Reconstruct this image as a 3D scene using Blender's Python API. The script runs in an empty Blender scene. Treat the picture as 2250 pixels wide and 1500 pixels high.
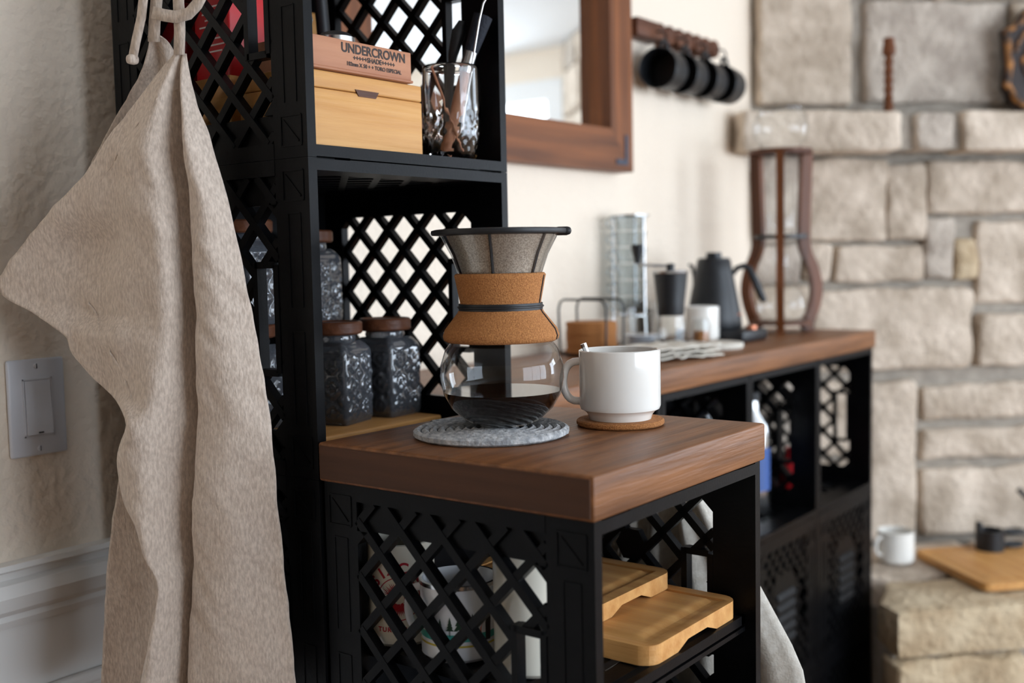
import bpy, math, random
from mathutils import Vector, Matrix, noise
random.seed(7)
sc = bpy.context.scene
col = sc.collection
PI = math.pi
S = .975                      # height of three stacked crates: the tabletop crates end here
# ---------------------------------------------------------------- camera
cam = bpy.data.cameras.new('camera'); camo = bpy.data.objects.new('camera', cam); col.objects.link(camo)
cam.sensor_width = 36; cam.lens = 2396.8 / 2250 * 36; cam.clip_start = .02
yaw, pit, rol = math.radians(52.5415), math.radians(4.3131), math.radians(-1.18)
fw = Vector((math.sin(yaw) * math.cos(pit), math.cos(yaw) * math.cos(pit), -math.sin(pit)))
rt = Vector((math.cos(yaw), -math.sin(yaw), 0)); up = rt.cross(fw)
r2 = rt * math.cos(rol) + up * math.sin(rol); u2 = -rt * math.sin(rol) + up * math.cos(rol)
m = Matrix((r2, u2, -fw)).transposed().to_4x4(); m.translation = Vector((-.7441, -.8204, .21935 + S))
camo.matrix_world = m
cam.dof.use_dof = True; cam.dof.focus_distance = 1.14; cam.dof.aperture_fstop = 3.2
sc.camera = camo
# ---------------------------------------------------------------- daylight
w = bpy.data.worlds.new('sky'); sc.world = w; w.use_nodes = True
w.node_tree.nodes['Background'].inputs[0].default_value = (.79, .885, 1, 1)
w.node_tree.nodes['Background'].inputs[1].default_value = 10
def portal(loc, rot, sx, sy):
    l = bpy.data.lights.new('window_portal', 'AREA'); l.shape = 'RECTANGLE'; l.size = sx; l.size_y = sy
    l.cycles.is_portal = True
    o = bpy.data.objects.new('window_portal', l); col.objects.link(o); o.location = loc; o.rotation_euler = rot
RX, LX, FY, BY, CZ = 3.70, -4.2, -3.6, .4, 2.22      # room: right, left, front, back, ceiling
WF = (-.7, 2.7, .45, 2.1)                              # window in the front wall x0,x1,z0,z1
WR = (-3.2, -1.52, .8, 2.0)                           # window in the right wall y0,y1,z0,z1
portal(((WF[0]+WF[1])/2, FY-.1, (WF[2]+WF[3])/2), (math.radians(90), 0, 0), WF[1]-WF[0], WF[3]-WF[2])
portal((RX+.1, (WR[0]+WR[1])/2, (WR[2]+WR[3])/2), (0, math.radians(90), 0), WR[3]-WR[2], WR[1]-WR[0])
vs = sc.view_settings; vs.view_transform = 'Standard'; vs.look = 'None'; vs.exposure = .1; vs.gamma = 1; vs.use_curve_mapping = False

# ---------------------------------------------------------------- materials
def srgb(r, g, b):
    f = lambda c: c/255/12.92 if c/255 <= .04045 else ((c/255+.055)/1.055)**2.4
    return (f(r), f(g), f(b), 1)
def mat(name, c, rough=.5, c2=None, scale=20, stretch=(1, 1, 1), bump=0, bscale=None, metal=0, trans=0, coat=0, detail=4, lo=.35, hi=.65, ior=1.45, spec=.5, sheen=0, vor=False, bdist=.004):
    m = bpy.data.materials.new(name); m.use_nodes = True; nt = m.node_tree; b = nt.nodes['Principled BSDF']
    b.inputs['Base Color'].default_value = c; b.inputs['Roughness'].default_value = rough; b.inputs['Metallic'].default_value = metal
    b.inputs['Transmission Weight'].default_value = trans; b.inputs['Coat Weight'].default_value = coat; b.inputs['IOR'].default_value = ior
    b.inputs['Specular IOR Level'].default_value = spec; b.inputs['Sheen Weight'].default_value = sheen
    if c2 is not None or bump:
        tc = nt.nodes.new('ShaderNodeTexCoord'); mp = nt.nodes.new('ShaderNodeMapping'); mp.inputs['Scale'].default_value = stretch
        nt.links.new(tc.outputs['Object'], mp.inputs[0])
        def tex(s):
            n = nt.nodes.new('ShaderNodeTexVoronoi' if vor else 'ShaderNodeTexNoise'); n.inputs['Scale'].default_value = s
            if not vor: n.inputs['Detail'].default_value = detail
            nt.links.new(mp.outputs[0], n.inputs['Vector']); return n
        n1 = tex(scale)
        if c2 is not None:
            rp = nt.nodes.new('ShaderNodeValToRGB'); e = rp.color_ramp.elements
            e[0].position = lo; e[0].color = c; e[1].position = hi; e[1].color = c2
            nt.links.new(n1.outputs[0], rp.inputs[0]); nt.links.new(rp.outputs[0], b.inputs['Base Color'])
        if bump:
            n2 = tex(bscale or scale); bp = nt.nodes.new('ShaderNodeBump'); bp.inputs['Strength'].default_value = bump; bp.inputs['Distance'].default_value = bdist
            nt.links.new(n2.outputs[0], bp.inputs['Height']); nt.links.new(bp.outputs[0], b.inputs['Normal'])
    return m
def thin_glass(name, tint=(1, 1, 1, 1), gain=1.0):
    m = bpy.data.materials.new(name); m.use_nodes = True; nt = m.node_tree; nt.nodes.clear()
    o = nt.nodes.new('ShaderNodeOutputMaterial'); mx = nt.nodes.new('ShaderNodeMixShader'); t = nt.nodes.new('ShaderNodeBsdfTransparent'); g = nt.nodes.new('ShaderNodeBsdfGlossy')
    lw = nt.nodes.new('ShaderNodeLayerWeight'); lw.inputs[0].default_value = .5
    pw = nt.nodes.new('ShaderNodeMath'); pw.operation = 'POWER'; pw.inputs[1].default_value = 3.0
    ma = nt.nodes.new('ShaderNodeMath'); ma.operation = 'MULTIPLY_ADD'; ma.inputs[1].default_value = .9; ma.inputs[2].default_value = .03*gain
    t.inputs[0].default_value = tint; g.inputs['Roughness'].default_value = .01
    nt.links.new(lw.outputs['Facing'], pw.inputs[0]); nt.links.new(pw.outputs[0], ma.inputs[0]); nt.links.new(ma.outputs[0], mx.inputs[0])
    nt.links.new(t.outputs[0], mx.inputs[1]); nt.links.new(g.outputs[0], mx.inputs[2]); nt.links.new(mx.outputs[0], o.inputs[0])
    return m
def wood(name, c1, c2, axis='x', rough=.45, scale=5, coat=0):
    st = {'x': (.06, 1, 1), 'y': (1, .06, 1), 'z': (1, 1, .06)}[axis]
    m = mat(name, c1, rough, c2, scale*9, st, bump=.25, bscale=scale*26, detail=6, lo=.3, hi=.7, coat=coat, spec=.3)
    return m
M = {}
M['wall'] = mat('plaster', srgb(238, 223, 204), .75, bump=.6, bscale=75, detail=2.5, bdist=.007)
M['wall_knock'] = M['wall']
M['white'] = mat('white_paint', srgb(232, 230, 226), .4)
M['ceil'] = mat('ceiling_paint', srgb(235, 236, 236), .8)
M['floor'] = wood('oak_floor', srgb(150, 112, 78), srgb(110, 78, 52), 'x', .4)
M['plastic'] = mat('black_plastic', srgb(6, 6, 7), .38, srgb(13, 13, 15), 40, spec=.13, bump=.05, bscale=300, lo=.4, hi=.8)
M['slab'] = wood('walnut_stain', srgb(140, 92, 56), srgb(96, 61, 37), 'x', .42, 9)
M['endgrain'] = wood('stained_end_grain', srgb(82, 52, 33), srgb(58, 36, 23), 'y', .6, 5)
M['bamboo'] = wood('bamboo', srgb(214, 163, 100), srgb(190, 134, 74), 'x', .45, 7)
M['bamboo_y'] = wood('bamboo_lengthwise', srgb(212, 160, 98), srgb(186, 130, 72), 'y', .45, 7)
M['redwood'] = wood('cedar', srgb(186, 132, 100), srgb(160, 106, 78), 'x', .55, 6)
M['frame'] = wood('stained_pine', srgb(140, 84, 46), srgb(74, 42, 24), 'x', .5, 4)
M['frame_z'] = wood('stained_pine_upright', srgb(140, 84, 46), srgb(74, 42, 24), 'z', .5, 4)
M['walnut'] = wood('walnut', srgb(110, 66, 42), srgb(72, 40, 25), 'x', .45, 7)
M['walnut_z'] = wood('walnut_upright', srgb(116, 66, 34), srgb(72, 40, 20), 'z', .4, 6)
M['cork'] = mat('cork', srgb(188, 128, 72), .85, srgb(140, 86, 42), 750, bump=.4, bscale=700, detail=2, lo=.3, hi=.7)
M['stone'] = mat('limestone', srgb(222, 205, 186), .9, srgb(176, 159, 140), 11, bump=.9, bscale=45, detail=8, bdist=.014)
M['stone2'] = mat('limestone_grey', srgb(208, 195, 180), .9, srgb(166, 153, 140), 11, bump=.9, bscale=45, detail=8, bdist=.014)
M['stone3'] = mat('limestone_warm', srgb(214, 194, 162), .9, srgb(178, 154, 122), 11, bump=.9, bscale=45, detail=8, bdist=.014)
M['mortar'] = mat('mortar', srgb(168, 158, 145), .95, srgb(146, 137, 126), 30, bump=.6, bscale=80)
M['linen'] = mat('linen', srgb(216, 199, 183), .9, srgb(186, 169, 154), 420, (1, 1, .35), bump=.3, bscale=500, sheen=.2)
M['linen_h'] = M['linen']
M['cotton'] = mat('cotton', srgb(226, 220, 208), .9, srgb(208, 200, 186), 120, bump=.15, bscale=400)
M['rope'] = mat('cotton_rope', srgb(205, 205, 204), .9, srgb(150, 152, 154), 140, bump=.6, bscale=220, lo=.3, hi=.6)
M['ceramic'] = mat('white_ceramic', srgb(236, 232, 224), .12, coat=.4)
M['cream'] = mat('cream_ceramic', srgb(228, 222, 206), .15, coat=.3)
M['enamel'] = mat('white_enamel', srgb(232, 234, 238), .12, coat=.5)
M['steel'] = mat('steel', srgb(200, 200, 200), .22, metal=1)
M['mesh'] = mat('steel_mesh', srgb(196, 186, 172), .4, srgb(140, 130, 118), 700, metal=.6)
M['rubber'] = mat('black_rubber', srgb(24, 24, 26), .5)
M['matteblack'] = mat('matte_black', srgb(26, 28, 31), .42)
M['navy'] = mat('black_bristle', srgb(22, 26, 36), .8, bump=.4, bscale=300)
M['glass'] = mat('clear_glass', (1, 1, 1, 1), .02, trans=1, ior=1.48)
M['thin'] = thin_glass('thin_glass', (.97, .975, .97, 1))
M['cupglass'] = thin_glass('cup_glass', (.80, .83, .84, 1), 2.4)
M['pane'] = thin_glass('window_glass', (.98, .99, 1, 1))
M['mirror'] = mat('mirror_silver', (.93, .95, .94, 1), .01, metal=1)
M['coffee'] = mat('coffee', srgb(18, 8, 5), .08, spec=.25)
M['beans'] = mat('coffee_beans', srgb(42, 32, 28), .5, srgb(20, 15, 13), 90, bump=.8, bscale=90)
M['jarglass'] = mat('pressed_glass', (.15, .16, .18, 1), .04, trans=.55, ior=1.5, coat=.6)
M['red'] = mat('red_tin', srgb(186, 28, 34), .35)
M['darkred'] = mat('dark_red_tin', srgb(128, 18, 26), .35)
M['print_red'] = mat('red_print', srgb(176, 24, 42), .5)
M['print_black'] = mat('dark_print', srgb(40, 28, 24), .6)
M['print_white'] = mat('white_print', srgb(235, 225, 220), .5)
M['green'] = mat('green_print', srgb(40, 66, 48), .5)
M['teal'] = mat('teal_print', srgb(70, 165, 155), .4)
M['yellow'] = mat('yellow_print', srgb(200, 180, 70), .4)
M['orange'] = mat('orange_print', srgb(220, 90, 40), .4)
M['navyprint'] = mat('navy_print', srgb(30, 32, 60), .4)
M['copper'] = mat('copper_print', srgb(190, 120, 90), .3, metal=.6)
M['bracket'] = mat('blue_black_iron', srgb(48, 54, 70), .5)
M['wicker'] = mat('wicker', srgb(205, 160, 105), .7, srgb(165, 115, 68), 60, bump=.5, bscale=90)
M['switch'] = mat('switch_plastic', srgb(214, 216, 222), .3)
M['carved'] = mat('carved_wood', srgb(170, 112, 50), .45, srgb(48, 30, 18), 45, bump=.8, bscale=45, lo=.42, hi=.58)
M['soot'] = mat('firebox_black', srgb(26, 25, 24), .9)
M['bluelabel'] = mat('blue_label', srgb(60, 90, 150), .4)

# ---------------------------------------------------------------- mesh helpers
class MB:
    def __init__(s): s.v = []; s.f = []
    def add(s, vs, fs):
        n = len(s.v); s.v += [tuple(v) for v in vs]; s.f += [tuple(i+n for i in f) for f in fs]; return s
    def box(s, a, b):
        (x0, y0, z0), (x1, y1, z1) = a, b
        return s.hexa([(x0,y0,z0),(x1,y0,z0),(x1,y1,z0),(x0,y1,z0),(x0,y0,z1),(x1,y0,z1),(x1,y1,z1),(x0,y1,z1)])
    def hexa(s, v): return s.add(v, [(3,2,1,0),(4,5,6,7),(0,1,5,4),(1,2,6,5),(2,3,7,6),(3,0,4,7)])
    def rbox(s, a, b, r=.003, mid=1, fn=None):
        h = [(b[i]-a[i])/2 for i in range(3)]; c = [(b[i]+a[i])/2 for i in range(3)]
        r = min(r, min(h)*.98); ax = []
        for i in range(3):
            k = h[i]-r; L = [-h[i], -h[i]+.35*r, -k]
            mm = mid[i] if isinstance(mid, (tuple, list)) else mid
            for j in range(1, mm): L.append(-k+2*k*j/mm)
            L += [k, h[i]-.35*r, h[i]]; ax.append(L)
        idx = {}; vs = []; fs = []
        def vid(i, j, k):
            if (i, j, k) in idx: return idx[(i, j, k)]
            p = (ax[0][i], ax[1][j], ax[2][k]); q = [max(-(h[t]-r), min(h[t]-r, p[t])) for t in range(3)]
            d = Vector([p[t]-q[t] for t in range(3)]); d = d.normalized()*r if d.length > 1e-9 else d
            P = Vector([c[t]+q[t]+d[t] for t in range(3)])
            if fn: P = Vector(fn(P))
            idx[(i, j, k)] = len(vs); vs.append(P); return idx[(i, j, k)]
        n = [len(x)-1 for x in ax]
        for A, B, Cc in ((0, 1, 2), (1, 2, 0), (2, 0, 1)):
            for side in (0, n[Cc]):
                for i in range(n[A]):
                    for j in range(n[B]):
                        def g(u, v):
                            t = [0, 0, 0]; t[A] = u; t[B] = v; t[Cc] = side; return vid(*t)
                        q = [g(i, j), g(i+1, j), g(i+1, j+1), g(i, j+1)]
                        fs.append(q if side else q[::-1])
        return s.add(vs, fs)
    def lathe(s, prof, c=(0, 0, 0), n=32, axis='z', close=True):
        vs = []; fs = []
        for (r, z) in prof:
            for k in range(n):
                a = 2*PI*k/n; x, y = r*math.cos(a), r*math.sin(a)
                p = {'z': (x, y, z), 'x': (z, x, y), 'y': (y, z, x)}[axis]
                vs.append((c[0]+p[0], c[1]+p[1], c[2]+p[2]))
        for i in range(len(prof)-1):
            for k in range(n): fs.append((i*n+k, i*n+(k+1) % n, (i+1)*n+(k+1) % n, (i+1)*n+k))
        if close:
            if prof[0][0] > 1e-6: fs.append(tuple(range(n))[::-1])
            if prof[-1][0] > 1e-6: fs.append(tuple((len(prof)-1)*n+k for k in range(n)))
        return s.add(vs, fs)
    def tube(s, pts, r, n=8, cyc=False):
        P = [Vector(p) for p in pts]; N = len(P); vs = []; fs = []; pu = None
        R = r if isinstance(r, (list, tuple)) else [r]*N
        for i in range(N):
            t = (P[(i+1) % N]-P[i-1]) if cyc else (P[min(i+1, N-1)]-P[max(i-1, 0)])
            t.normalize()
            if pu is None: pu = Vector((0, 0, 1)) if abs(t.z) < .9 else Vector((1, 0, 0))
            u = (pu-t*pu.dot(t)).normalized(); v = t.cross(u); pu = u
            for k in range(n):
                a = 2*PI*k/n; vs.append(P[i]+(u*math.cos(a)+v*math.sin(a))*R[i])
        for i in range(N if cyc else N-1):
            for k in range(n): fs.append((i*n+k, i*n+(k+1) % n, ((i+1) % N)*n+(k+1) % n, ((i+1) % N)*n+k))
        if not cyc: fs += [tuple(range(n))[::-1], tuple((N-1)*n+k for k in range(n))]
        return s.add(vs, fs)
    def prism(s, poly, z0, z1, fn=None):
        n = len(poly); vs = [(x, y, z0) for x, y in poly]+[(x, y, z1) for x, y in poly]
        if fn: vs = [fn(v) for v in vs]
        return s.add(vs, [tuple(range(n))[::-1], tuple(range(n, 2*n))]+[(i, (i+1) % n, n+(i+1) % n, n+i) for i in range(n)])
    def grid(s, rows):
        n = len(rows[0]); return s.add([p for r in rows for p in r], [(i*n+j, i*n+j+1, (i+1)*n+j+1, (i+1)*n+j) for i in range(len(rows)-1) for j in range(n-1)])
def mk(name, mb, m, parent=None, smooth=False, loc=None):
    me = bpy.data.meshes.new(name); me.from_pydata(mb.v, [], mb.f); me.validate()
    import bmesh
    bm = bmesh.new(); bm.from_mesh(me); bmesh.ops.recalc_face_normals(bm, faces=bm.faces); bm.to_mesh(me); bm.free()
    me.materials.append(M[m] if isinstance(m, str) else m)
    if smooth:
        me.shade_smooth()
        if smooth != 'all': me.set_sharp_from_angle(angle=math.radians(38))
    o = bpy.data.objects.new(name, me); col.objects.link(o)
    if parent: o.parent = parent
    if loc: o.location = loc
    return o
def tag(o, label, cat, group=None, kind=None):
    o['label'] = label; o['category'] = cat
    if group: o['group'] = group
    if kind: o['kind'] = kind
    return o
def thing(name, label, cat, loc=(0, 0, 0), rz=0, group=None):
    o = bpy.data.objects.new(name, None); col.objects.link(o); o.empty_display_size = .05
    o.location = loc; o.rotation_euler = (0, 0, rz); return tag(o, label, cat, group)
def struct(name, mb, m, label, cat, parent=None, smooth=False):
    o = mk(name, mb, m, parent, smooth); o['kind'] = 'structure'
    if not parent: o['label'] = label; o['category'] = cat
    return o
def dup(o, parent=None):
    c = o.copy(); col.objects.link(c); c.parent = parent
    for ch in [x for x in col.objects if x.parent is o]: dup(ch, c)
    return c
def solid(o, t):
    md = o.modifiers.new('thickness', 'SOLIDIFY'); md.thickness = t; md.offset = 0; return o
def text(name, body, size, m, parent, fn, ext=.0004):
    cu = bpy.data.curves.new(name, 'FONT'); cu.body = body; cu.size = size; cu.align_x = 'CENTER'; cu.extrude = ext; cu.offset = size*.028
    t = bpy.data.objects.new(name, cu); col.objects.link(t); dg = bpy.context.evaluated_depsgraph_get()
    me = bpy.data.meshes.new_from_object(t.evaluated_get(dg)); bpy.data.objects.remove(t)
    for v in me.vertices: v.co = fn(v.co)
    me.materials.clear(); me.materials.append(M[m]); me.name = name
    o = bpy.data.objects.new(name, me); col.objects.link(o); o.parent = parent; return o

# ---------------------------------------------------------------- room shell
struct('floor', MB().box((LX-.1, FY-.1, -.1), (RX+.1, BY+.1, 0)), 'floor', 'brown wooden floor of the room', 'floor')
struct('ceiling', MB().box((LX-.1, FY-.1, CZ), (RX+.1, BY+.1, CZ+.1)), 'ceil', 'flat white painted ceiling', 'ceiling')
struct('wall_back', MB().box((LX, BY, 0), (RX, BY+.1, CZ)), 'wall', 'cream textured plaster wall behind the crates and mirror', 'wall')
struct('wall_left', MB().box((LX-.1, FY, 0), (LX, BY, CZ)), 'wall', 'cream plaster side wall far from the fireplace', 'wall')
def holed(a0, a1, h, fn):
    mb = MB()
    for (p, q, r, t) in ((a0, h[0], 0, CZ), (h[1], a1, 0, CZ), (h[0], h[1], 0, h[2]), (h[0], h[1], h[3], CZ)): mb.box(*fn(p, q, r, t))
    return mb
struct('wall_front', holed(LX, RX, WF, lambda p, q, r, t: ((p, FY-.1, r), (q, FY, t))), 'wall', 'cream plaster wall with the wide window opposite the mirror', 'wall')
struct('wall_right', holed(FY, BY, WR, lambda p, q, r, t: ((RX, p, r), (RX+.1, q, t))), 'wall', 'pale yellow plaster wall with white window seen in the mirror', 'wall')
def window(name, h, horiz, label):
    fr = MB(); b = .07
    def bx(a0, a1, z0, z1, d0=-.06, d1=.03): fr.box((a0, FY-.02+d0*.5, z0), (a1, FY-.02+d1, z1)) if horiz else fr.box((RX+.02-d1, a0, z0), (RX+.02-d0*.5, a1, z1))
    a0, a1, z0, z1 = h
    bx(a0-b, a0+.03, z0-b, z1+b); bx(a1-.03, a1+b, z0-b, z1+b); bx(a0+.03, a1-.03, z1-.03, z1+b); bx(a0+.03, a1-.03, z0-b, z0+.03); 
    n = 3 if horiz else 2
    for k in range(1, n): bx(a0+(a1-a0)*k/n-.025, a0+(a1-a0)*k/n+.025, z0+.03, z1-.03)
    o = struct(name, fr, 'white', label, 'window')
    for k in range(n):
        p, q = a0+(a1-a0)*k/n, a0+(a1-a0)*(k+1)/n
        mk('pane', MB().box((p, FY-.055, z0), (q, FY-.051, z1)) if horiz else MB().box((RX+.051, p, z0), (RX+.055, q, z1)), 'pane', o)
window('window_1', WF, True, 'wide white framed window in the wall opposite the mirror')
window('window_2', WR, False, 'white framed window in the side wall beyond the fireplace')
# chair rail and white wainscot
prof = [(0, -.075), (-.010, -.075), (-.014, -.066), (-.012, -.060), (-.022, -.052), (-.027, -.036), (-.022, -.022), (-.012, -.018), (-.014, -.010), (-.022, -.006), (-.020, .0), (0, .0)]
mb = MB(); n = len(prof); x0, x1 = LX, 1.86
mb.add([(x0, BY+y, .858+z) for y, z in prof]+[(x1, BY+y, .858+z) for y, z in prof], [(i, (i+1) % n, n+(i+1) % n, n+i) for i in range(n)]+[tuple(range(n)), tuple(range(n, 2*n))])
struct('trim_1', mb, 'white', 'white moulded chair rail along the cream wall', 'trim')
struct('trim_2', MB().box((LX, BY-.006, .0), (1.8, BY, .784)), 'white', 'flat white wainscot board below the chair rail', 'wainscot')
struct('trim_3', MB().rbox((LX, BY-.018, .688), (1.8, BY-.006, .704), .005), 'white', 'thin white panel moulding on the wainscot', 'trim')
struct('baseboard_back', MB().rbox((LX, BY-.016, 0), (1.8, BY-.006, .12), .004), 'white', 'white baseboard below the wainscot', 'baseboard')

# ---------------------------------------------------------------- fireplace across the corner
FX = Vector((1.87, .4, 0)); FD = Vector((.70711, -.70711, 0)); FN = Vector((-.70711, -.70711, 0))
FR = Matrix((FD, -FN, Vector((0, 0, 1)))).transposed().to_4x4(); FR.translation = FX   # local x along face, -y out into the room, z up
LEN = 2.585
mb = MB()
mb.box((-.0, .0, 0), (.86, .3, CZ)); mb.box((1.62, .0, 0), (LEN, .3, CZ)); mb.box((.86, 0, 1.08), (1.62, .3, CZ)); mb.box((.86, 0, 0), (1.62, .3, .42))
fp = struct('wall_fireplace', mb, 'mortar', 'corner fireplace wall of rough limestone blocks and grey mortar', 'fireplace wall'); fp.matrix_world = FR
mk('firebox', MB().box((.86, .28, .42), (1.62, .30, 1.08)), 'soot', fp)
def stone(parent, a, b, seed, m, amp=.009, r=.014, seg=.035):
    mid = tuple(max(1, int((b[i]-a[i])/seg)) for i in range(3)); o = Vector((seed*3.7, seed*1.3, seed*7.1))
    def fn(p):
        q = p*14+o; return p+Vector((noise.noise(q), noise.noise(q+Vector((9, 0, 0))), noise.noise(q+Vector((0, 9, 0)))))*amp+Vector((noise.noise(p*40+o), noise.noise(p*40-o), 0))*amp*.4
    return mk('stone', MB().rbox(a, b, r, mid, fn), m, parent, smooth=True)
ST = [(0.015,1.572,0.253,1.907),(0.3,1.576,0.681,1.829),(0.479,1.842,0.808,1.99),(0.28,1.842,0.466,1.99),(0.704,1.575,0.939,1.831),(0.14,1.227,0.352,1.431),(0.36,1.227,0.455,1.415),(0.468,1.293,0.817,1.42),(0.133,1.125,0.202,1.218),(0.218,1.119,0.456,1.207),(0.462,1.125,0.537,1.275),(0.546,1.119,0.599,1.217),(0.612,1.054,0.842,1.265),(0.158,0.887,0.591,1.094),(0.616,0.889,0.842,1.018),(0.311,0.436,0.436,0.849),(0.465,0.748,0.842,0.835),(0.466,0.644,0.842,0.719),(0.463,0.436,0.842,0.612),(0.005,1.227,0.128,1.435),(0.005,1.12,0.124,1.213),(0.004,0.892,0.146,1.105),(0.133,0.665,0.299,0.854),(0.003,0.671,0.123,0.86),(0.133,0.446,0.3,0.643),(0.002,0.453,0.123,0.651),
      (0.015,1.925,0.262,2.15),(0.28,2.01,0.6,2.27),(0.62,2.01,0.94,2.27),(0.015,2.17,0.262,2.28)]
z = 1.44
while z < 2.2:
    x = .96 + random.random()*.1
    while x < LEN-.05:
        ww = min(.2+random.random()*.3, LEN-x-.01)
        if ww > .08: ST.append((x, z+.012, x+ww-.02, min(z+.2, CZ-.01)))
        x += ww
    z += .212
for z in (.436, .65, .87): ST += [(1.64, z, 1.98, z+.19), (2.0, z, LEN-.02, z+.19)]
ST += [(.86, 1.1, 1.2, 1.28), (1.22, 1.1, 1.6, 1.28), (.86, 1.3, 1.3, 1.42), (1.32, 1.3, 1.7, 1.42), (1.62, 1.1, 2.0, 1.28), (2.02, 1.1, LEN-.02, 1.42), (1.72, 1.3, 2.0, 1.42)]
for i, (s0, z0, s1, z1) in enumerate(ST):
    z1 = min(z1, CZ-.012)
    if z1-z0 < .03: continue
    d = .022+.018*random.random(); mm = 'stone3' if i == 11 else random.choice(['stone', 'stone', 'stone2'])
    stone(fp, (s0-.004, -d, z0-.003), (s1+.005, .02, z1+.004), i+1, mm)
mant = tag(bpy.data.objects.new('mantel', None), 'projecting stone mantel shelf of the corner fireplace', 'mantel'); col.objects.link(mant); mant['kind'] = 'structure'; mant.matrix_world = FR
mk('mortar_core', MB().box((.0, -.125, 1.446), (LEN-.17, -.036, 1.532)), 'mortar', mant)
for i, (a, b) in enumerate(((-.075, .335), (.372, .47), (.495, .9), (.93, 1.3), (1.33, 1.8), (1.83, 2.25))):
    stone(mant, (a, -.152, 1.44+.004*(i % 2)), (b, -.036, 1.54-.004*(i % 2)), 60+i, 'stone' if i != 1 else 'stone2', .005)
# hearth: clipped where the counter crates stand
hx = tag(bpy.data.objects.new('hearth', None), 'raised hearth of rough limestone below the fireplace', 'hearth'); col.objects.link(hx); hx['kind'] = 'structure'; hx.matrix_world = FR
HP = lambda x, y: ((x-1.87)*.70711-(y-.4)*.70711, -(-(x-1.87)*.70711-(y-.4)*.70711))       # world xy to face coordinates
core = [HP(1.765, .30), HP(1.765, .026), HP(1.60, -.018), (.115, -.545), (2.0, -.545), (2.2, -.035), (.30, -.035)]
mk('mortar_core', MB().prism(core, .0, .36), 'mortar', hx)
def flag(poly, z0, z1, seed, m):          # irregular flagstone with bevelled, chipped edge
    n = len(poly); c = Vector((sum(p[0] for p in poly)/n, sum(p[1] for p in poly)/n)); P = []
    for i in range(n):
        a, b = Vector(poly[i]), Vector(poly[(i+1) % n]); k = max(1, int((b-a).length/.03))
        for s in range(k):
            q = a.lerp(b, s/k); d = noise.noise(Vector((q.x*22+seed, q.y*22, 0)))*.008; q = q+(c-q).normalized()*(.004+abs(d)); P.append(q)
    N = len(P); vs = []; fs = []
    for lv, (z, sh) in enumerate(((z0, .004), (z0+.02, .0), (z1-.012, .0), (z1-.003, .006), (z1, .016))):
        for q in P:
            w_ = q+(c-q).normalized()*sh; vs.append((w_.x, w_.y, z+(noise.noise(Vector((q.x*15, q.y*15, seed+lv)))*.014 if lv in (1, 2) else 0)))
    for l in range(4): fs += [(l*N+i, l*N+(i+1) % N, (l+1)*N+(i+1) % N, (l+1)*N+i) for i in range(N)]
    fs += [tuple(range(N))[::-1], tuple(4*N+i for i in range(N))]
    return mk('stone', MB().add(vs, fs), m, hx, True)
flag([HP(1.768, .29), HP(1.768, .03), HP(1.80, -.02), (.55, -.30), (.55, -.04), (.31, -.04)], .33, .4275, 3, 'stone')
flag([HP(1.762, .022), HP(1.59, -.02), (.11, -.575), (.60, -.575), (.60, -.315), HP(1.80, -.03)], .33, .4275, 9, 'stone3')
flag([(.57, -.30), (1.10, -.30), (1.10, -.04), (.57, -.04)], .33, .4275, 14, 'stone2')
flag([(.62, -.575), (1.2, -.575), (1.2, -.315), (.62, -.315)], .33, .4275, 21, 'stone')
flag([(1.12, -.30), (2.1, -.30), (2.15, -.04), (1.12, -.04)], .33, .4275, 25, 'stone')
flag([(1.22, -.575), (1.98, -.575), (2.05, -.315), (1.22, -.315)], .33, .4275, 29, 'stone3')
for r_ in range(2):
    for i, (a, b) in enumerate(((.10, .42), (.435, .70), (.715, 1.1), (1.12, 1.5), (1.52, 1.98))):
        stone(hx, (a+.03*r_*(i > 0), -.585, .165-.165*r_), (b+.03*r_, -.5, .322-.165*r_), 95+i+10*r_, 'stone3' if i == 0 else 'stone', .016)

# ---------------------------------------------------------------- milk crates
W = .3248; T = .0125
def bar2(mb, mp, p, q, wd, n0, n1):
    p, q = Vector(p), Vector(q); d = (q-p)
    if d.length < 1e-4: return
    d.normalize(); k = Vector((-d.y, d.x))*wd/2
    c = [p-k, q-k, q+k, p+k]; mb.hexa([mp(v.x, v.y, n0) for v in c]+[mp(v.x, v.y, n1) for v in c])
def clip(p, q, R):
    t0, t1 = 0., 1.; d = (q[0]-p[0], q[1]-p[1])
    for i, (lo, hi) in enumerate(((R[0], R[2]), (R[1], R[3]))):
        if abs(d[i]) < 1e-9:
            if p[i] < lo or p[i] > hi: return None
            continue
        a, b = (lo-p[i])/d[i], (hi-p[i])/d[i]
        if a > b: a, b = b, a
        t0, t1 = max(t0, a), min(t1, b)
    return (t0, t1) if t1 > t0 else None
def lattice(mb, mp, R, holes, pitch=.0545, wd=.0085, n0=.001, n1=.0115, off=.01):
    L = lambda p, d, t: (p[0]+d[0]*t, p[1]+d[1]*t)
    for sg in (1, -1):
        for k in range(-12, 13):
            p = (R[0]+off+k*pitch-1, R[1]-sg*1); d = (2, 2*sg)
            c = clip(p, (p[0]+d[0], p[1]+d[1]), R)
            if not c: continue
            segs = [c]
            for h in holes:
                hc = clip(p, (p[0]+d[0], p[1]+d[1]), h)
                if hc:
                    ns = []
                    for (a, b) in segs:
                        if hc[1] <= a or hc[0] >= b: ns.append((a, b)); continue
                        if hc[0] > a: ns.append((a, hc[0]))
                        if hc[1] < b: ns.append((hc[1], b))
                    segs = ns
            for (a, b) in segs: bar2(mb, mp, L(p, d, a), L(p, d, b), wd, n0 if sg > 0 else n0+.0006, n1)
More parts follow.
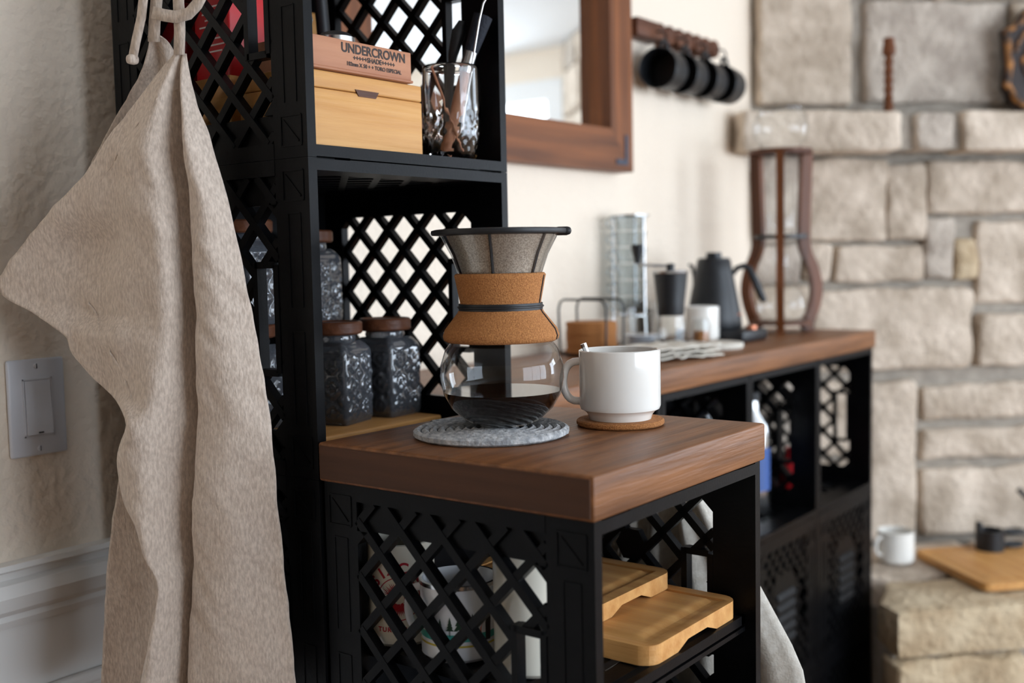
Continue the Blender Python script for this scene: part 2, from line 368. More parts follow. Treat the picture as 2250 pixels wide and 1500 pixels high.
def panel(root, mp, slot=True, name='side_panel', solid_back=False, plate=False):
    bd = MB(); lt = MB(); H = W
    def rect(a0, b0, a1, b1, n0, n1): bd.hexa([mp(a0,b0,n0),mp(a1,b0,n0),mp(a1,b1,n0),mp(a0,b1,n0),mp(a0,b0,n1),mp(a1,b0,n1),mp(a1,b1,n1),mp(a0,b1,n1)])
    f0, f1, g = .05, .045, .045
    rect(0, 0, f0, H, .001, T); rect(W-f1, 0, W, H, .001, T)
    rect(f0, 0, W-f1, .016, .0005, T); rect(f0, H-.016, W-f1, H, .0005, T)
    rect(f0, .016, W-f1, g, .006, T); rect(f0, H-g, W-f1, H-.016, .006, T)
    for a in (.008, W-.037):                                    # moulded squares and lines on the posts
        for b in (.012, H-.042):
            for (p, q) in (((a, b), (a+.03, b)), ((a, b+.03), (a+.03, b+.03)), ((a, b), (a, b+.03)), ((a+.03, b), (a+.03, b+.03)), ((a+.004, b+.004), (a+.026, b+.026))):
                bar2(bd, mp, p, q, .0016, .0, .003)
        for b0, b1 in ((.055, .15), (.175, .27)):
            bar2(bd, mp, (a+.006, b0), (a+.006, b1), .0014, .0002, .003); bar2(bd, mp, (a+.024, b0), (a+.024, b1), .0014, .0002, .003); bar2(bd, mp, (a+.006, b1), (a+.024, b1), .0014, .0002, .003)
    R = (f0, g, W-f1, H-g)
    for (ca, cb, sa, sb) in ((R[0], R[1], 1, 1), (R[2], R[1], -1, 1), (R[0], R[3], 1, -1), (R[2], R[3], -1, -1)):
        q = .014; v = [(ca, cb), (ca+sa*q, cb), (ca, cb+sb*q)]
        bd.add([mp(x, y, .001) for x, y in v]+[mp(x, y, T) for x, y in v], [(0, 1, 2), (5, 4, 3), (0, 3, 4, 1), (1, 4, 5, 2), (2, 5, 3, 0)])
    holes = []
    if slot:
        h = (.056, H/2-.056, .086, H/2+.056); holes.append(h)
        for p, q in (((h[0], h[1]), (h[2], h[1])), ((h[0], h[3]), (h[2], h[3])), ((h[2], h[1]-.003), (h[2], h[3]+.003)), ((h[0]-.002, h[1]), (h[0]-.002, h[3]))): bar2(bd, mp, p, q, .007, .0, T)
    if plate:
        pl = [(.105, .07), (.205, .07), (.225, .10), (.225, .215), (.195, .25), (.115, .25), (.095, .215), (.095, .10)]
        bd.add([mp(x, y, .002) for x, y in pl]+[mp(x, y, .010) for x, y in pl], [tuple(range(8)), tuple(range(15, 7, -1))]+[(i, (i+1) % 8, 8+(i+1) % 8, 8+i) for i in range(8)])
        holes.append((.098, .075, .222, .245))
        for k in range(5):
            b = .10+k*.024; lo = [(.115, b), (.205, b), (.205, b+.012), (.115, b+.012)]
            bd.hexa([mp(x, y, .004) for x, y in lo]+[mp(lo[0][0], lo[0][1], -.004), mp(lo[1][0], lo[1][1], -.004), mp(lo[2][0], lo[2][1], .001), mp(lo[3][0], lo[3][1], .001)])
        h = (.245, H/2-.05, .268, H/2+.05); holes.append(h)
    if solid_back: rect(f0, g, W-f1, H-g, .008, T)
    o = mk(name, bd, 'plastic', root)
    lattice(lt, mp, (f0, .016, W-f1, H-.016), holes, pitch=.036 if plate else .0545)
    mk('lattice', lt, 'plastic', o)
    return o
def make_crate(closed=False):
    r = thing('milk_crate', 'black plastic milk crate', 'crate')
    panel(r, lambda a, b, n: (n, a, b)); panel(r, lambda a, b, n: (W-n, a, b))
    panel(r, lambda a, b, n: (T+a*(W-2*T)/W, b, n), False, 'floor_panel'); panel(r, lambda a, b, n: (T+a*(W-2*T)/W, b, W-n), False, 'top_panel')
    panel(r, lambda a, b, n: (T+a*(W-2*T)/W, W-n, T+b*(W-2*T)/W), False, 'base_panel', True)
    if closed: panel(r, lambda a, b, n: (T+a*(W-2*T)/W, n, T+b*(W-2*T)/W), False, 'louvre_panel', False, True)
    return r
cr0 = make_crate(); cr1 = make_crate(True); used = set()
P_ = .3252
def crate(x, y, z, label, group, src=None):
    src = src or cr0
    o = src if src.name not in used else dup(src)
    used.add(src.name); o.location = (x, y, z); o['label'] = label; o['group'] = group; return o
g1 = 'crates of the tall tower'
crate(0, 0, S+P_, 'black milk crate holding the bamboo box and crystal tumbler, topmost of the tower', g1)
crate(0, 0, S, 'black milk crate holding the patterned glass jars', g1)
crate(0, 0, S-P_, 'black milk crate right below the jar crate, behind the linen apron', g1)
crate(0, 0, S-2*P_+.0002, 'black milk crate second from the floor in the tower beside the wainscot', g1)
crate(0, 0, 0, 'black milk crate on the floor carrying the tower', g1)
g2 = 'crates of the coffee stand'
CY = -.3292
cc = crate(.003, CY, S-P_, 'black milk crate under the small wooden top, holding mugs and boards', g2)
mk('boss', MB().lathe([(0, W-.012), (.020, W-.012), (.020, W-.002), (0, W-.002)], (0, .155, .215), 6, 'x'), 'plastic', cc)
crate(.003, CY, S-2*P_+.0002, 'black milk crate second from the floor under the small wooden top', g2)
crate(.003, CY, 0, 'black milk crate on the floor under the small wooden top', g2)
g3 = 'crates under the long counter'; CCY = .042; XS = [.4446+.3252*i for i in range(4)]
nm = ['nearest the tower', 'second from the tower', 'second from the fireplace', 'next to the fireplace']
for i, x in enumerate(XS):
    crate(x, CCY, S-P_, 'open black milk crate right under the long counter top, '+nm[i], g3)
    crate(x, CCY, S-2*P_+.0002, 'black crate with louvred front in the middle row under the counter, '+nm[i], g3, cr1)
    crate(x, CCY, 0, 'black crate with louvred front on the floor under the counter, '+nm[i], g3, cr1)

# ---------------------------------------------------------------- wooden tops
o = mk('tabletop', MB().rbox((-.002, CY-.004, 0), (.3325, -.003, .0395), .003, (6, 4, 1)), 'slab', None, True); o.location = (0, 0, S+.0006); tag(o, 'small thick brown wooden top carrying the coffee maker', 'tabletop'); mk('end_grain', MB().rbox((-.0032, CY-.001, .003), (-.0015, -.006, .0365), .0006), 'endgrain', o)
o = mk('countertop', MB().rbox((.333, CCY-.006, 0), (1.749, BY-.006, .0395), .003, (8, 3, 1)), 'slab', None, True); o.location = (0, 0, S+.0006); tag(o, 'long brown wooden countertop along the cream wall', 'countertop')
TZ = S+.0405; CT = TZ

# ---------------------------------------------------------------- carafe, mat, mug
def ring_mat(name, c, r, t, m, label):
    th = thing(name, label, 'mat', c)
    b = MB(); k = 0; pts = []; rr = .004
    while rr < r-.003:
        a = k*.22; rr = .004+a*.0084/(2*PI); pts.append((rr*math.cos(a), rr*math.sin(a), t/2)); k += 1
    b.tube(pts, t/2, 6); mk('coiled_rope', b, m, th, True); return th
ring_mat('coiled_mat', (.121, -.126, TZ), .0845, .0085, 'rope', 'round grey coiled rope mat under the glass coffee maker')
cx, cy, cz = .139, -.130, TZ+.0088
cf = thing('coffee_maker', 'glass pour over carafe with cork collar, partly filled with coffee', 'coffee maker', (cx, cy, cz))
glass = [(.0, .001), (.030, .001), (.040, .006), (.052, .017), (.0605, .032), (.0640, .048), (.0635, .062), (.0585, .078), (.048, .092), (.0395, .108), (.0375, .118), (.0385, .128), (.0420, .152), (.0500, .175), (.0600, .194), (.0605, .1955)]
mk('glass_body', MB().lathe(glass, n=48, close=False), 'thin', cf, 'all')
inner = [(0, .0022), (.030, .0022), (.0392, .0072), (.0508, .0178), (.0592, .0325), (.0606, .0353), (.0, .0353)]
mk('coffee', MB().lathe(inner, n=48, close=False), 'coffee', cf, True)
ck = MB().lathe([(.0560, .0865), (.0592, .0885), (.0602, .0925), (.0580, .099), (.0450, .1155), (.0412, .1220), (.0420, .1280), (.0462, .1500), (.0472, .1540), (.0455, .1562), (.0425, .1555), (.0395, .130), (.0385, .118), (.0480, .0945), (.0560, .0865)], n=48)
cko = mk('cork_collar', ck, 'cork', cf, 'all')
mk('split_seam', MB().tube([(p[0]*math.cos(-1.25), p[0]*math.sin(-1.25), p[1]) for p in [(.0588, .0885), (.0601, .0925), (.0579, .099), (.0449, .1155), (.0411, .1220), (.0419, .1280), (.0461, .1500), (.0468, .154)]], .0011, 6), 'print_black', cko)
bd = MB(); bd.lathe([(.0420, .1185), (.0434, .1185), (.0434, .1255), (.0420, .1255), (.0420, .1185)], n=40); bd.tube([(.0436*math.cos(a), .0436*math.sin(a), .122) for a in [k*PI/20 for k in range(40)]], .0012, 6, True)
mk('rubber_band', bd, 'rubber', cf, True)
fl = MB().lathe([(.058, .1955), (.0485, .176), (.0405, .153), (.036, .135), (.0, .132)], n=40, close=False)
mk('filter', fl, 'mesh', cf, 'all')
for k in range(6):
    a = k*PI/3+.5; rb = MB().tube([((r+.0006)*math.cos(a), (r+.0006)*math.sin(a), z_) for r, z_ in ((.058, .195), (.0485, .176), (.0405, .153), (.036, .135))], .0016, 6); mk('filter_rib', rb, 'rubber', cf, True)
ld = MB().lathe([(.0, .2010), (.066, .2010), (.0695, .2000), (.0700, .1975), (.0690, .1955), (.0610, .1950), (.0590, .1945), (.0, .1950)], n=48)
lid = mk('filter_rim', ld, 'rubber', cf, True)
ang = math.atan2(-.793, .609)
tb = MB().rbox((.056, -.015, .1935), (.0735, .015, .2020), .004, 2); 
tbo = mk('thumb_tab', tb, 'rubber', lid, True); tbo.rotation_euler = (0, 0, ang)
# coaster + mug
mk_co = tag(mk('coaster', MB().lathe([(0, 0), (.0455, 0), (.047, .0015), (.047, .0045), (.0455, .006), (0, .006)], n=40), 'cork', None, True, (.2475, -.205, TZ+.0002)), 'round cork coaster under the white stacking mug', 'coaster')
def mug(name, label, loc, r, h, m, ang, th=.003, foot=True, group=None, handle=True, hs=1, liquid=None):
    t = thing(name, label, 'mug', loc, 0, group)
    p = [(0, .003), (r*.68, .003), (r*.70, 0), (r*.76, 0), (r*.80, h*.07), (r*.86, h*.115), (r*.97, h*.15), (r, h*.2), (r, h-.001), (r-th*.5, h), (r-th, h-.001), (r-th, h*.22), (r*.8, h*.12), (0, h*.1)] if foot else [(0, 0), (r-.004, 0), (r, .004), (r, h-.001), (r-th*.5, h), (r-th, h-.001), (r-th, .008), (0, .006)]
    mk('cup', MB().lathe(p, n=48), m, t, True)
    if handle:
        q = []
        for k in range(13):
            a = -PI/2+PI*k/12; q.append((r*.97+r*.42*hs*max(0, math.cos(a))**.7, 0, h*.55+h*.29*math.sin(a)))
        q = [(r*.93, 0, q[0][2])]+q+[(r*.93, 0, q[-1][2])]
        ho = mk('handle', MB().tube(q, .0042*hs if r > .03 else .003, 10), m, t, True); ho.rotation_euler = (0, 0, ang)
    if liquid: mk('coffee', MB().lathe([(0, h*.8), (r-th*1.02, h*.8)], n=32, close=False), liquid, t)
    return t
left = math.atan2(.793, -.609)
mg = mug('mug', 'white stacking mug with a spoon on the cork coaster', (.2475, -.205, TZ+.0064), .0435, .0745, 'ceramic', left, liquid='coffee')
sp = thing('spoon', 'dark steel spoon leaning in the white stacking mug', 'spoon', (.2475, -.205, TZ+.0064))
lv = Vector((math.cos(left), math.sin(left), 0)); sd = Vector((-lv.y, lv.x, 0))
mk('spoon_handle', MB().tube([lv*.010+Vector((0, 0, .016)), lv*.027+Vector((0, 0, .052)), lv*.0385+Vector((0, 0, .081))], [.002, .002, .0035], 8), 'steel', sp, True)
mk('spoon_bowl', MB().rbox((-.008, -.012, .012), (.010, .012, .017), .0025, 2), 'steel', sp, True)

# ---------------------------------------------------------------- glass jars in the middle crate
fz = S+T+.0006
o = mk('bamboo_board', MB().rbox((.03, .095, 0), (.300, .270, .010), .003, 1), 'bamboo', None, True, (0, 0, fz)); tag(o, 'thin bamboo board under the patterned jars', 'board')
def jar_h(u, v):     # quatrefoil relief
    c = .030; best = 0
    for (ox, oy) in ((0, 0), (.5, .5)):
        a = (u/c+ox) % 1-.5; b = (v/c+oy) % 1-.5
        d = min(math.hypot(a-.13, b), math.hypot(a+.13, b), math.hypot(a, b-.13), math.hypot(a, b+.13)); e = d-.2
        rr = math.hypot(a, b); th = math.atan2(b, a)
        if ox == 0: best = max(best, math.exp(-(e/.035)**2), .55*math.exp(-((e+.085)/.03)**2), (.75 if rr < .17*(.7+.3*math.cos(6*th)) else 0))
        else: best = max(best, .6 if rr < .16*(.65+.35*math.cos(8*th)) else 0)
    return best*.0028
def jar_mesh():
    w2, h = .0335, .100; mb = MB(); N = 34; rows = []
    cr = .007
    for j in range(41):
        z = h*j/40; row = []
        sh = 1 if z < h-.016 else 1-.30*((z-(h-.016))/.016)**2
        lo = 1-.06*max(0, 1-z/.006)
        for s in range(4):
            for i in range(N):
                t = -w2+2*w2*i/N; x, y = t, -w2
                q = [max(-(w2-cr), min(w2-cr, k)) for k in (x, y)]; d = Vector((x-q[0], y-q[1])); d = d.normalized()*cr if d.length > 1e-9 else d
                x, y = q[0]+d.x, q[1]+d.y
                rel = jar_h(t, z) if (.006 < z < h-.018 and abs(t) < w2-.004) else 0
                y -= rel; x *= sh*lo; y *= sh*lo
                a = s*PI/2; row.append((x*math.cos(a)-y*math.sin(a), x*math.sin(a)+y*math.cos(a), z))
        rows.append(row+[row[0]])
    mb.grid(rows); n0 = len(mb.v); mb.add(rows[0][:-1], [tuple(range(4*N))]); return mb
def make_jar():
    t = thing('glass_jar', 'jar', 'jar')
    mk('glass_body', jar_mesh(), 'jarglass', t, 'all')
    mk('neck', MB().lathe([(.024, .0985), (.0255, .103), (.0245, .107), (.0265, .110), (.0265, .112), (.0, .112)], n=28, close=False), 'jarglass', t, True)
    mk('contents', MB().rbox((-.029, -.029, .004), (.029, .029, .082), .006, 2), 'beans', t, True)
    mk('lid', MB().lathe([(0, .1085), (.0315, .1085), (.0335, .1105), (.0335, .122), (.0315, .124), (.029, .124), (.028, .1225), (0, .1225)], n=36), 'walnut', t, True)
    return t
jar0 = make_jar(); first = True
gj = 'patterned jars in the crate'
bz = fz+.0104
for (x, y, z, a, lab) in ((.188, .168, bz, .25, 'embossed glass jar with wooden lid on the bamboo board, beside the crate post'), (.2705, .163, bz, .12, 'embossed glass jar with wooden lid against the lattice side of the crate'), (.100, .225, bz, .1, 'embossed glass jar with wooden lid carrying another jar at the lattice wall by the apron'), (.250, .262+.004, fz, .05, 'embossed glass jar standing behind the two front jars'), (.232, .262, fz+.1246, .30, 'embossed glass jar with wooden lid stacked on the rear jar'), (.100, .225, bz+.1246, .2, 'embossed glass jar with wooden lid stacked by the apron side lattice')):
    j = jar0 if first else dup(jar0); first = False
    j.location = (x, y, z); j.rotation_euler = (0, 0, a); j['label'] = lab; j['group'] = gj

# ---------------------------------------------------------------- contents of the top crate
tz = S+P_+T+.0008
bx = thing('bamboo_box', 'light bamboo box with finger notch at the front of the top crate', 'box', (0, 0, tz))
mk('body', MB().rbox((.020, .030, 0), (.205, .125, .062), .002), 'bamboo', bx, True)
mk('lid', MB().rbox((.020, .030, .0624), (.205, .125, .0805), .002), 'bamboo', bx, True)
mk('notch', MB().prism([(.098, .0), (.134, .0), (.129, -.007), (.103, -.007)], 0, .0012, lambda v: (v[0], .0302-v[2], .0655+v[1])), 'walnut', bx)
o = mk('wooden_box', MB().rbox((.020, .140, 0), (.205, .290, .085), .002), 'bamboo_y', None, True, (0, 0, tz)); tag(o, 'larger plain wooden box behind the bamboo box', 'box')
cg = thing('cigar_box_lid', 'reddish cedar cigar box lid with dark lettering on the bamboo box', 'lid', (.107, .034, tz+.0809)); cg.rotation_euler = (0, 0, 0)
mk('panel', MB().rbox((-.077, -.008, .003), (.077, .075, .034), .001), 'redwood', cg, True)
mk('base_lip', MB().rbox((-.078, -.010, 0), (.078, .077, .003), .001), 'redwood', cg, True)
ft = lambda x0, z0: (lambda v: Vector((x0+v.x, -.0083-v.z*.3, z0+v.y)))
for bod, sz, z0 in (('UNDERCROWN', .0135, .0215), ('+++++SHADE+++++', .0072, .0145), ('102mm X 50 + + TORO ESPECIAL', .0058, .0080)): text('lettering', bod, sz, 'print_black', cg, ft(.018, z0))
# tea tins
def tin(x, y, z, sx, sy, h, m, label, txt):
    t = thing('tea_tin', label, 'tin', (x, y, z)); mk('body', MB().rbox((-sx/2, -sy/2, 0), (sx/2, sy/2, h-.02), .004), m, t, True)
    mk('lid', MB().rbox((-sx/2-.001, -sy/2-.001, h-.0198), (sx/2+.001, sy/2+.001, h), .004), m, t, True)
    for i, (b, s, z0) in enumerate(txt):
        if b: text('lettering', b, s, 'print_white', t, lambda v, z0=z0: Vector((-sx/2-.0003-v.z*.2, -v.x, z0+v.y)))
        else: mk('print_line', MB().box((-sx/2-.0004, -.022+.004*(i % 2), z0), (-sx/2, .020-.005*(i % 3), z0+.0016)), 'print_white', t)
    return t
tin(.072, .190, tz+.0856, .07, .062, .125, 'red', 'bright red tea tin with white text on the wooden box', [('', 0, .080-.007*k) for k in range(8)])
tin(.072, .263, tz+.0856, .07, .05, .115, 'darkred', 'dark red tea tin behind the linen apron strap', [('Tea', .018, .02)])
# shakers and things standing on the box
def chrome(x, y, z, label):
    t = thing('bottle_stopper', label, 'stopper', (x, y, z))
    mk('base', MB().lathe([(0, 0), (.009, 0), (.009, .012), (.006, .016), (.0085, .021), (.0105, .028), (.009, .035), (0, .037)], n=24), 'steel', t, True)
    mk('collar', MB().lathe([(.0092, .004), (.0104, .005), (.0104, .009), (.0092, .010)], n=24, close=False), 'rubber', t, True)
chrome(.078, .085, tz+.1153, 'chrome ribbed bottle stopper behind the cigar box lid')
t = thing('tea_strainer', 'black domed strainer with chrome rim behind the cigar box lid', 'strainer', (.125, .085, tz+.1153)); t.scale = (1, 1, .5)
mk('rim', MB().lathe([(.020, 0), (.022, .002), (.022, .030), (.020, .032)], n=28), 'steel', t, True); mk('dome', MB().lathe([(.020, .032), (.016, .040), (.008, .045), (0, .046)], n=28, close=False), 'rubber', t, True)
t = thing('glass_bottle', 'small red bottle with blue cap behind the crate post', 'bottle', (.050, .062, tz+.1153)); t.scale = (.8, .8, .8)
mk('body', MB().lathe([(0, 0), (.010, 0), (.010, .030), (.004, .040), (.004, .046), (0, .046)], n=20), 'darkred', t, True); mk('cap', MB().lathe([(0, .0462), (.005, .0462), (.005, .054), (0, .054)], n=16), 'teal', t, True)
# wooden tools leaning at the crate back
def spoonw(x, y, h, a, label, m='bamboo_y', wd=.016):
    t = thing('wooden_spatula', label, 'spatula', (x, y, tz)); mk('handle', MB().tube([(0, 0, 0), (a*.6, .004, h*.6), (a, .006, h)], .005, 8), m, t, True)
    mk('blade', MB().rbox((a-wd, .002, h), (a+wd, .010, h+.085), .0035, 2), m, t, True)
spoonw(.232, .275, .12, .015, 'flat bamboo spatula standing at the crate back beside the wooden box')
spoonw(.285, .285, .13, .0, 'narrow bamboo spatula in the rear corner of the top crate', wd=.010)
t = thing('milk_frother', 'black handled tool with white collar leaning behind the cigar box lid', 'tool', (.218, .20, tz))
mk('shaft', MB().tube([(.01, 0, 0), (.002, .0, .105)], .006, 12), 'rubber', t, True); mk('collar', MB().tube([(.002, 0, .105), (-.001, 0, .145)], .0075, 12), 'ceramic', t, True); mk('handle', MB().tube([(-.001, 0, .145), (-.01, .0, .26)], .0085, 12), 'rubber', t, True)
# crystal tumbler with tools
tx, ty = .272, .042
tm = thing('crystal_tumbler', 'cut crystal tumbler holding brushes in the top crate', 'tumbler', (tx, ty, tz))
def tumbler():
    mb = MB(); n = 64; rows = []
    for j in range(33):
        z = .112*j/32; r = .026+.0085*min(1, z/.03)**.6
        r += .0012*math.sin(PI*min(1, z/.112)); row = []
        for k in range(n):
            a = 2*PI*k/n; cut = 0
            if z < .045:
                cut = .0022*abs(math.sin(a*8+z*200))*abs(math.sin(a*8-z*200))
            elif z < .066:
                fan = abs(((a*4/PI) % 1)-.5)*2; cut = .0016*(1 if abs(math.sin(a*20)) > .6 and (z-.045) < .021*(1-fan) else 0)
            row.append(((r-cut)*math.cos(a), (r-cut)*math.sin(a), z))
        rows.append(row+[row[0]])
    for j in range(20):
        z = .112-(.112-.010)*j/19; r = .0322 if z > .03 else .0322-.006*(1-(z-.010)/.02)
        rows.append([(r*math.cos(2*PI*k/n), r*math.sin(2*PI*k/n), z) for k in range(n+1)])
    mb.grid(rows); return mb.add([(0, 0, 0)]+rows[0][:-1], [(0, k+1, (k+1) % n+1) for k in range(n)]).add([(0, 0, .010)]+rows[-1][:-1], [(0, k+1, (k+1) % n+1) for k in range(n)])
mk('cut_glass', tumbler(), 'glass', tm, 'all')
def stick(name, label, cat, parts, base):
    t = thing(name, label, cat, base)
    for (nm_, pts, r, m_) in parts: mk(nm_, MB().tube(pts, r, 10), m_, t, True)
    return t
b0 = (tx, ty, tz+.0112)
rv = Vector((.609, -.793, 0))
def L3(u, z, d=0): v = rv*u+Vector((.793, .609, 0))*d; return (v.x, v.y, z)
stick('cleaning_brush', 'wooden handled grinder brush with dark bristles in the tumbler', 'brush', [('handle', [L3(-.008, 0), L3(.009, .06), L3(.0170, .094)], [.007, .0085, .0065], 'redwood'), ('ferrule', [L3(.0170, .094), L3(.0245, .118)], .0085, 'steel'), ('bristles', [L3(.0245, .118), L3(.0325, .140), L3(.040, .160)], [.0085, .0105, .012], 'navy')], b0)
stick('tongs', 'black ribbed tool with spatula end in the tumbler', 'tongs', [('grip', [L3(-.012, 0, .0155), L3(-.004, .07, .0155), L3(.0, .104, .0155)], .0052, 'rubber'), ('blade', [L3(.0, .104, .0155), L3(.002, .118, .0155), L3(.010, .145, .0155), L3(.014, .158, .0155)], [.004, .006, .009, .004], 'rubber')], b0)
stick('stirring_stick', 'thin reddish wooden stick slanting in the tumbler', 'stick', [('stick', [L3(.012, 0, -.008), L3(-.012, .07, -.008), L3(-.022, .098, -.008)], .0016, 'redwood')], b0)
sw = []
for k in range(46):
    a = k*.32; rr = .002+.0011*k*.32; sw.append(L3(.053+rr*math.cos(a+2.4), .190+rr*math.sin(a+2.4), -.03))
stick('cocktail_pick', 'steel pick with spiral end rising from the tumbler', 'pick', [('shaft', [L3(.010, .02, -.008), L3(.036, .150, -.028), L3(.041, .168, -.03), sw[-1]], .0013, 'steel'), ('spiral', sw, .0017, 'steel')], b0)

# ---------------------------------------------------------------- inside the coffee stand crate
CX0 = .003; sz = S-.170
sh = thing('wire_shelf', 'black slatted shelf inside the coffee stand crate', 'shelf', (CX0, CY, sz))
fr = MB(); fr.box((T+.001, .012, -.006), (W-T-.001, .020, .004)); fr.box((T+.001, W-T-.012, -.006), (W-T-.001, W-T-.004, .004)); fr.box((T+.001, .012, -.006), (T+.009, W-T-.004, .004)); fr.box((W-T-.009, .012, -.006), (W-T-.001, W-T-.004, .004))
mk('rim', fr, 'plastic', sh); mk('lower_rail', MB().box((T+.001, .012, -.014), (W-T-.001, .017, -.009)), 'plastic', sh)
for k in range(9): mk('slat', MB().box((T+.009, .030+k*.031, -.004), (W-T-.009, .050+k*.031, .003)), 'plastic', sh)
def board(name, label, x0, y0, x1, y1, z, h, group=None, m='bamboo_y', arc=True, rz=0):
    nx, ny = 36, 30; w_, d_ = x1-x0, y1-y0
    def hz(x, y):
        g = .018; e = .0035
        ex = min(abs(x-g), abs(w_-g-x)); ey = min(abs(y-g), abs(d_-g-y)); inn = g-e < x < w_-g+e and g-e < y < d_-g+e
        return h-(.0025 if inn and (ex < e or ey < e) else 0)
    def co(n_, L):
        base = [L*i/n_ for i in range(n_+1)]+[.0145, .0147, .0213, .0215, L-.0145, L-.0147, L-.0213, L-.0215]; return sorted(set(round(b, 5) for b in base))
    X, Y = co(nx, w_), co(ny, d_); R_ = .018; vs = []; fs = []
    def pos(x, y):
        qx = max(R_, min(w_-R_, x)); qy = max(R_, min(d_-R_, y)); d = Vector((x-qx, y-qy))
        if d.length > R_: d = d.normalized()*R_
        return qx+d.x, qy+d.y
    top = [[(*pos(x, y), hz(x, y)) for x in X] for y in Y]
    def bz_(x, y):
        if not arc: return 0
        t = max(0, 1-abs(x-w_/2)/(w_*.22)); u = max(0, 1-min(y, d_-y)/.022); return .010*min(1, t*2)*min(1, u*1.5)*.75 if t > 0 else 0
    bot = [[(*pos(x, y), bz_(x, y)) for x in X] for y in Y]
    mb = MB().grid(top); mb.grid([r[::-1] for r in bot])
    ring = lambda G: G[0][:-1]+[r[-1] for r in G[:-1]]+G[-1][::-1][:-1]+[r[0] for r in G[::-1][:-1]]
    a, b = ring(top), ring(bot); mb.grid([a+[a[0]], b+[b[0]]])
    o = mk(name, mb, m, None, True, (x0, y0, z)); o.rotation_euler = (0, 0, rz)
    return tag(o, label, 'cutting board', group)
board('cutting_board', 'bamboo cutting board with juice groove, lying on the black shelf', .122, CY+.016, .308, CY+.285, sz+.0042, .019)
board('cutting_board', 'smaller bamboo cutting board on top of the other board', .128, CY+.094, .306, CY+.300, sz+.0236, .018)
mz = sz+.0042
def bend(r, a0, z0): return lambda v: Vector(((r+.0004+v.z*.3)*math.cos(a0+v.x/r), (r+.0004+v.z*.3)*math.sin(a0+v.x/r), z0+v.y))
va = math.atan2(-.61, -.79)      # towards the camera side
t = mug('mug', 'cream mug with red round print behind the stand lattice', (.056, -.046, mz), .0355, .104, 'cream', .15, foot=False)
t.location.y = -.0565
a0 = va+.05
def arc_text(par, body, size, m, r, a0, zc, rad, start, step):
    for i, ch in enumerate(body):
        th = start-i*step
        if ch == ' ': continue
        cxs, czs = rad*math.cos(th), rad*math.sin(th); ro = th-PI/2; 
        def fn(v, cxs=cxs, czs=czs, ro=ro):
            x = v.x*math.cos(ro)-v.y*math.sin(ro)+cxs; y = v.x*math.sin(ro)+v.y*math.cos(ro)+czs
            return Vector(((r+.0004+v.z*.3)*math.cos(a0+x/r), (r+.0004+v.z*.3)*math.sin(a0+x/r), zc+y))
        text('lettering', ch, size, m, par, fn)
arc_text(t, 'SIXCRE', .0155, 'print_red', .0355, a0, .052, .024, PI*.83, .40)
for i, ch in enumerate('TURING SI'):
    text('lettering', ch, .0066, 'print_red', t, bend(.0355, a0+(-4+i)*.0052/.0355, .0165))
def decal(par, polys, m, r, a0, zc):
    mb = MB()
    for P in polys: mb.add([((r+.0004)*math.cos(a0+x/r), (r+.0004)*math.sin(a0+x/r), zc+y) for x, y in P], [tuple(range(len(P)))])
    return mk('print', mb, m, par)
rays = []
for k in range(56):
    a = 2*PI*k/56; r0, r1 = .005+.003*random.random(), .015+.005*random.random(); wd = .0013
    rays.append([(r0*math.cos(a)-wd*math.sin(a), r0*math.sin(a)+wd*math.cos(a)), (r1*math.cos(a), r1*math.sin(a)), (r0*math.cos(a)+wd*math.sin(a), r0*math.sin(a)-wd*math.cos(a))])
for k in range(40):
    a, b = 2*PI*k/40, 2*PI*(k+1)/40; rays.append([(.0212*math.cos(a), .0212*math.sin(a)), (.0212*math.cos(b), .0212*math.sin(b)), (.0222*math.cos(b), .0222*math.sin(b)), (.0222*math.cos(a), .0222*math.sin(a))])
decal(t, rays, 'print_red', .0355, a0, .050)
er = .0385; eh = .076
t = mug('enamel_mug', 'white enamel mug with forest print and steel rim behind the lattice', (.0575, -.1345, mz), er, eh, 'enamel', 2.0, foot=False, th=.0015)
mk('rim', MB().lathe([(er-.0018, eh), (er+.0012, eh), (er+.0012, eh-.004), (er+.0002, eh-.004)], n=48, close=False), 'steel', t, True)
def band(par, r, z0, z1, m, a=0, b=2*PI):
    mb = MB(); n_ = 48; mb.grid([[((r+.0003)*math.cos(a+(b-a)*k/n_), (r+.0003)*math.sin(a+(b-a)*k/n_), z) for k in range(n_+1)] for z in (z0, z1)]); return mk('print_band', mb, m, par, True)
band(t, er, .022, .029, 'teal'); band(t, er, .0165, .0185, 'yellow')
def tree(h, w_, x):
    P = []
    for k in range(4): y0 = .004+h*.8*k/4; P.append([(x-w_*(1-k*.22), y0), (x+w_*(1-k*.22), y0), (x, y0+h*.38)])
    P.append([(x-w_*.1, -.001), (x+w_*.1, -.001), (x+w_*.1, .006), (x-w_*.1, .006)]); return P
tr = []
for (x, h, w_) in ((-.030, .017, .0045), (-.022, .012, .0035), (-.012, .014, .004), (-.002, .026, .0062), (.010, .017, .0048), (-.040, .02, .005)): tr += tree(h, w_, x)
decal(t, tr, 'green', er, va+.1, .029)
decal(t, [[(.018, -.002), (.045, -.002), (.045, .012), (.036, .022), (.026, .017), (.018, .005)]], 'orange', er, va+.1, .029); decal(t, [[(.024, -.008), (.030, -.008), (.031, .014), (.027, .017), (.024, .01)]], 'print_black', er+.0003, va+.1, .029)
for i, ch in enumerate("CAMPIN' O"):
    fn0 = bend(er, va+.1+(.012+i*.0042)/er, .038+i*.0030); text('lettering', ch, .0075, 'navyprint', t, lambda v, fn0=fn0: fn0(Vector((v.x*.85-v.y*.3, v.y+v.x*.6, v.z))))
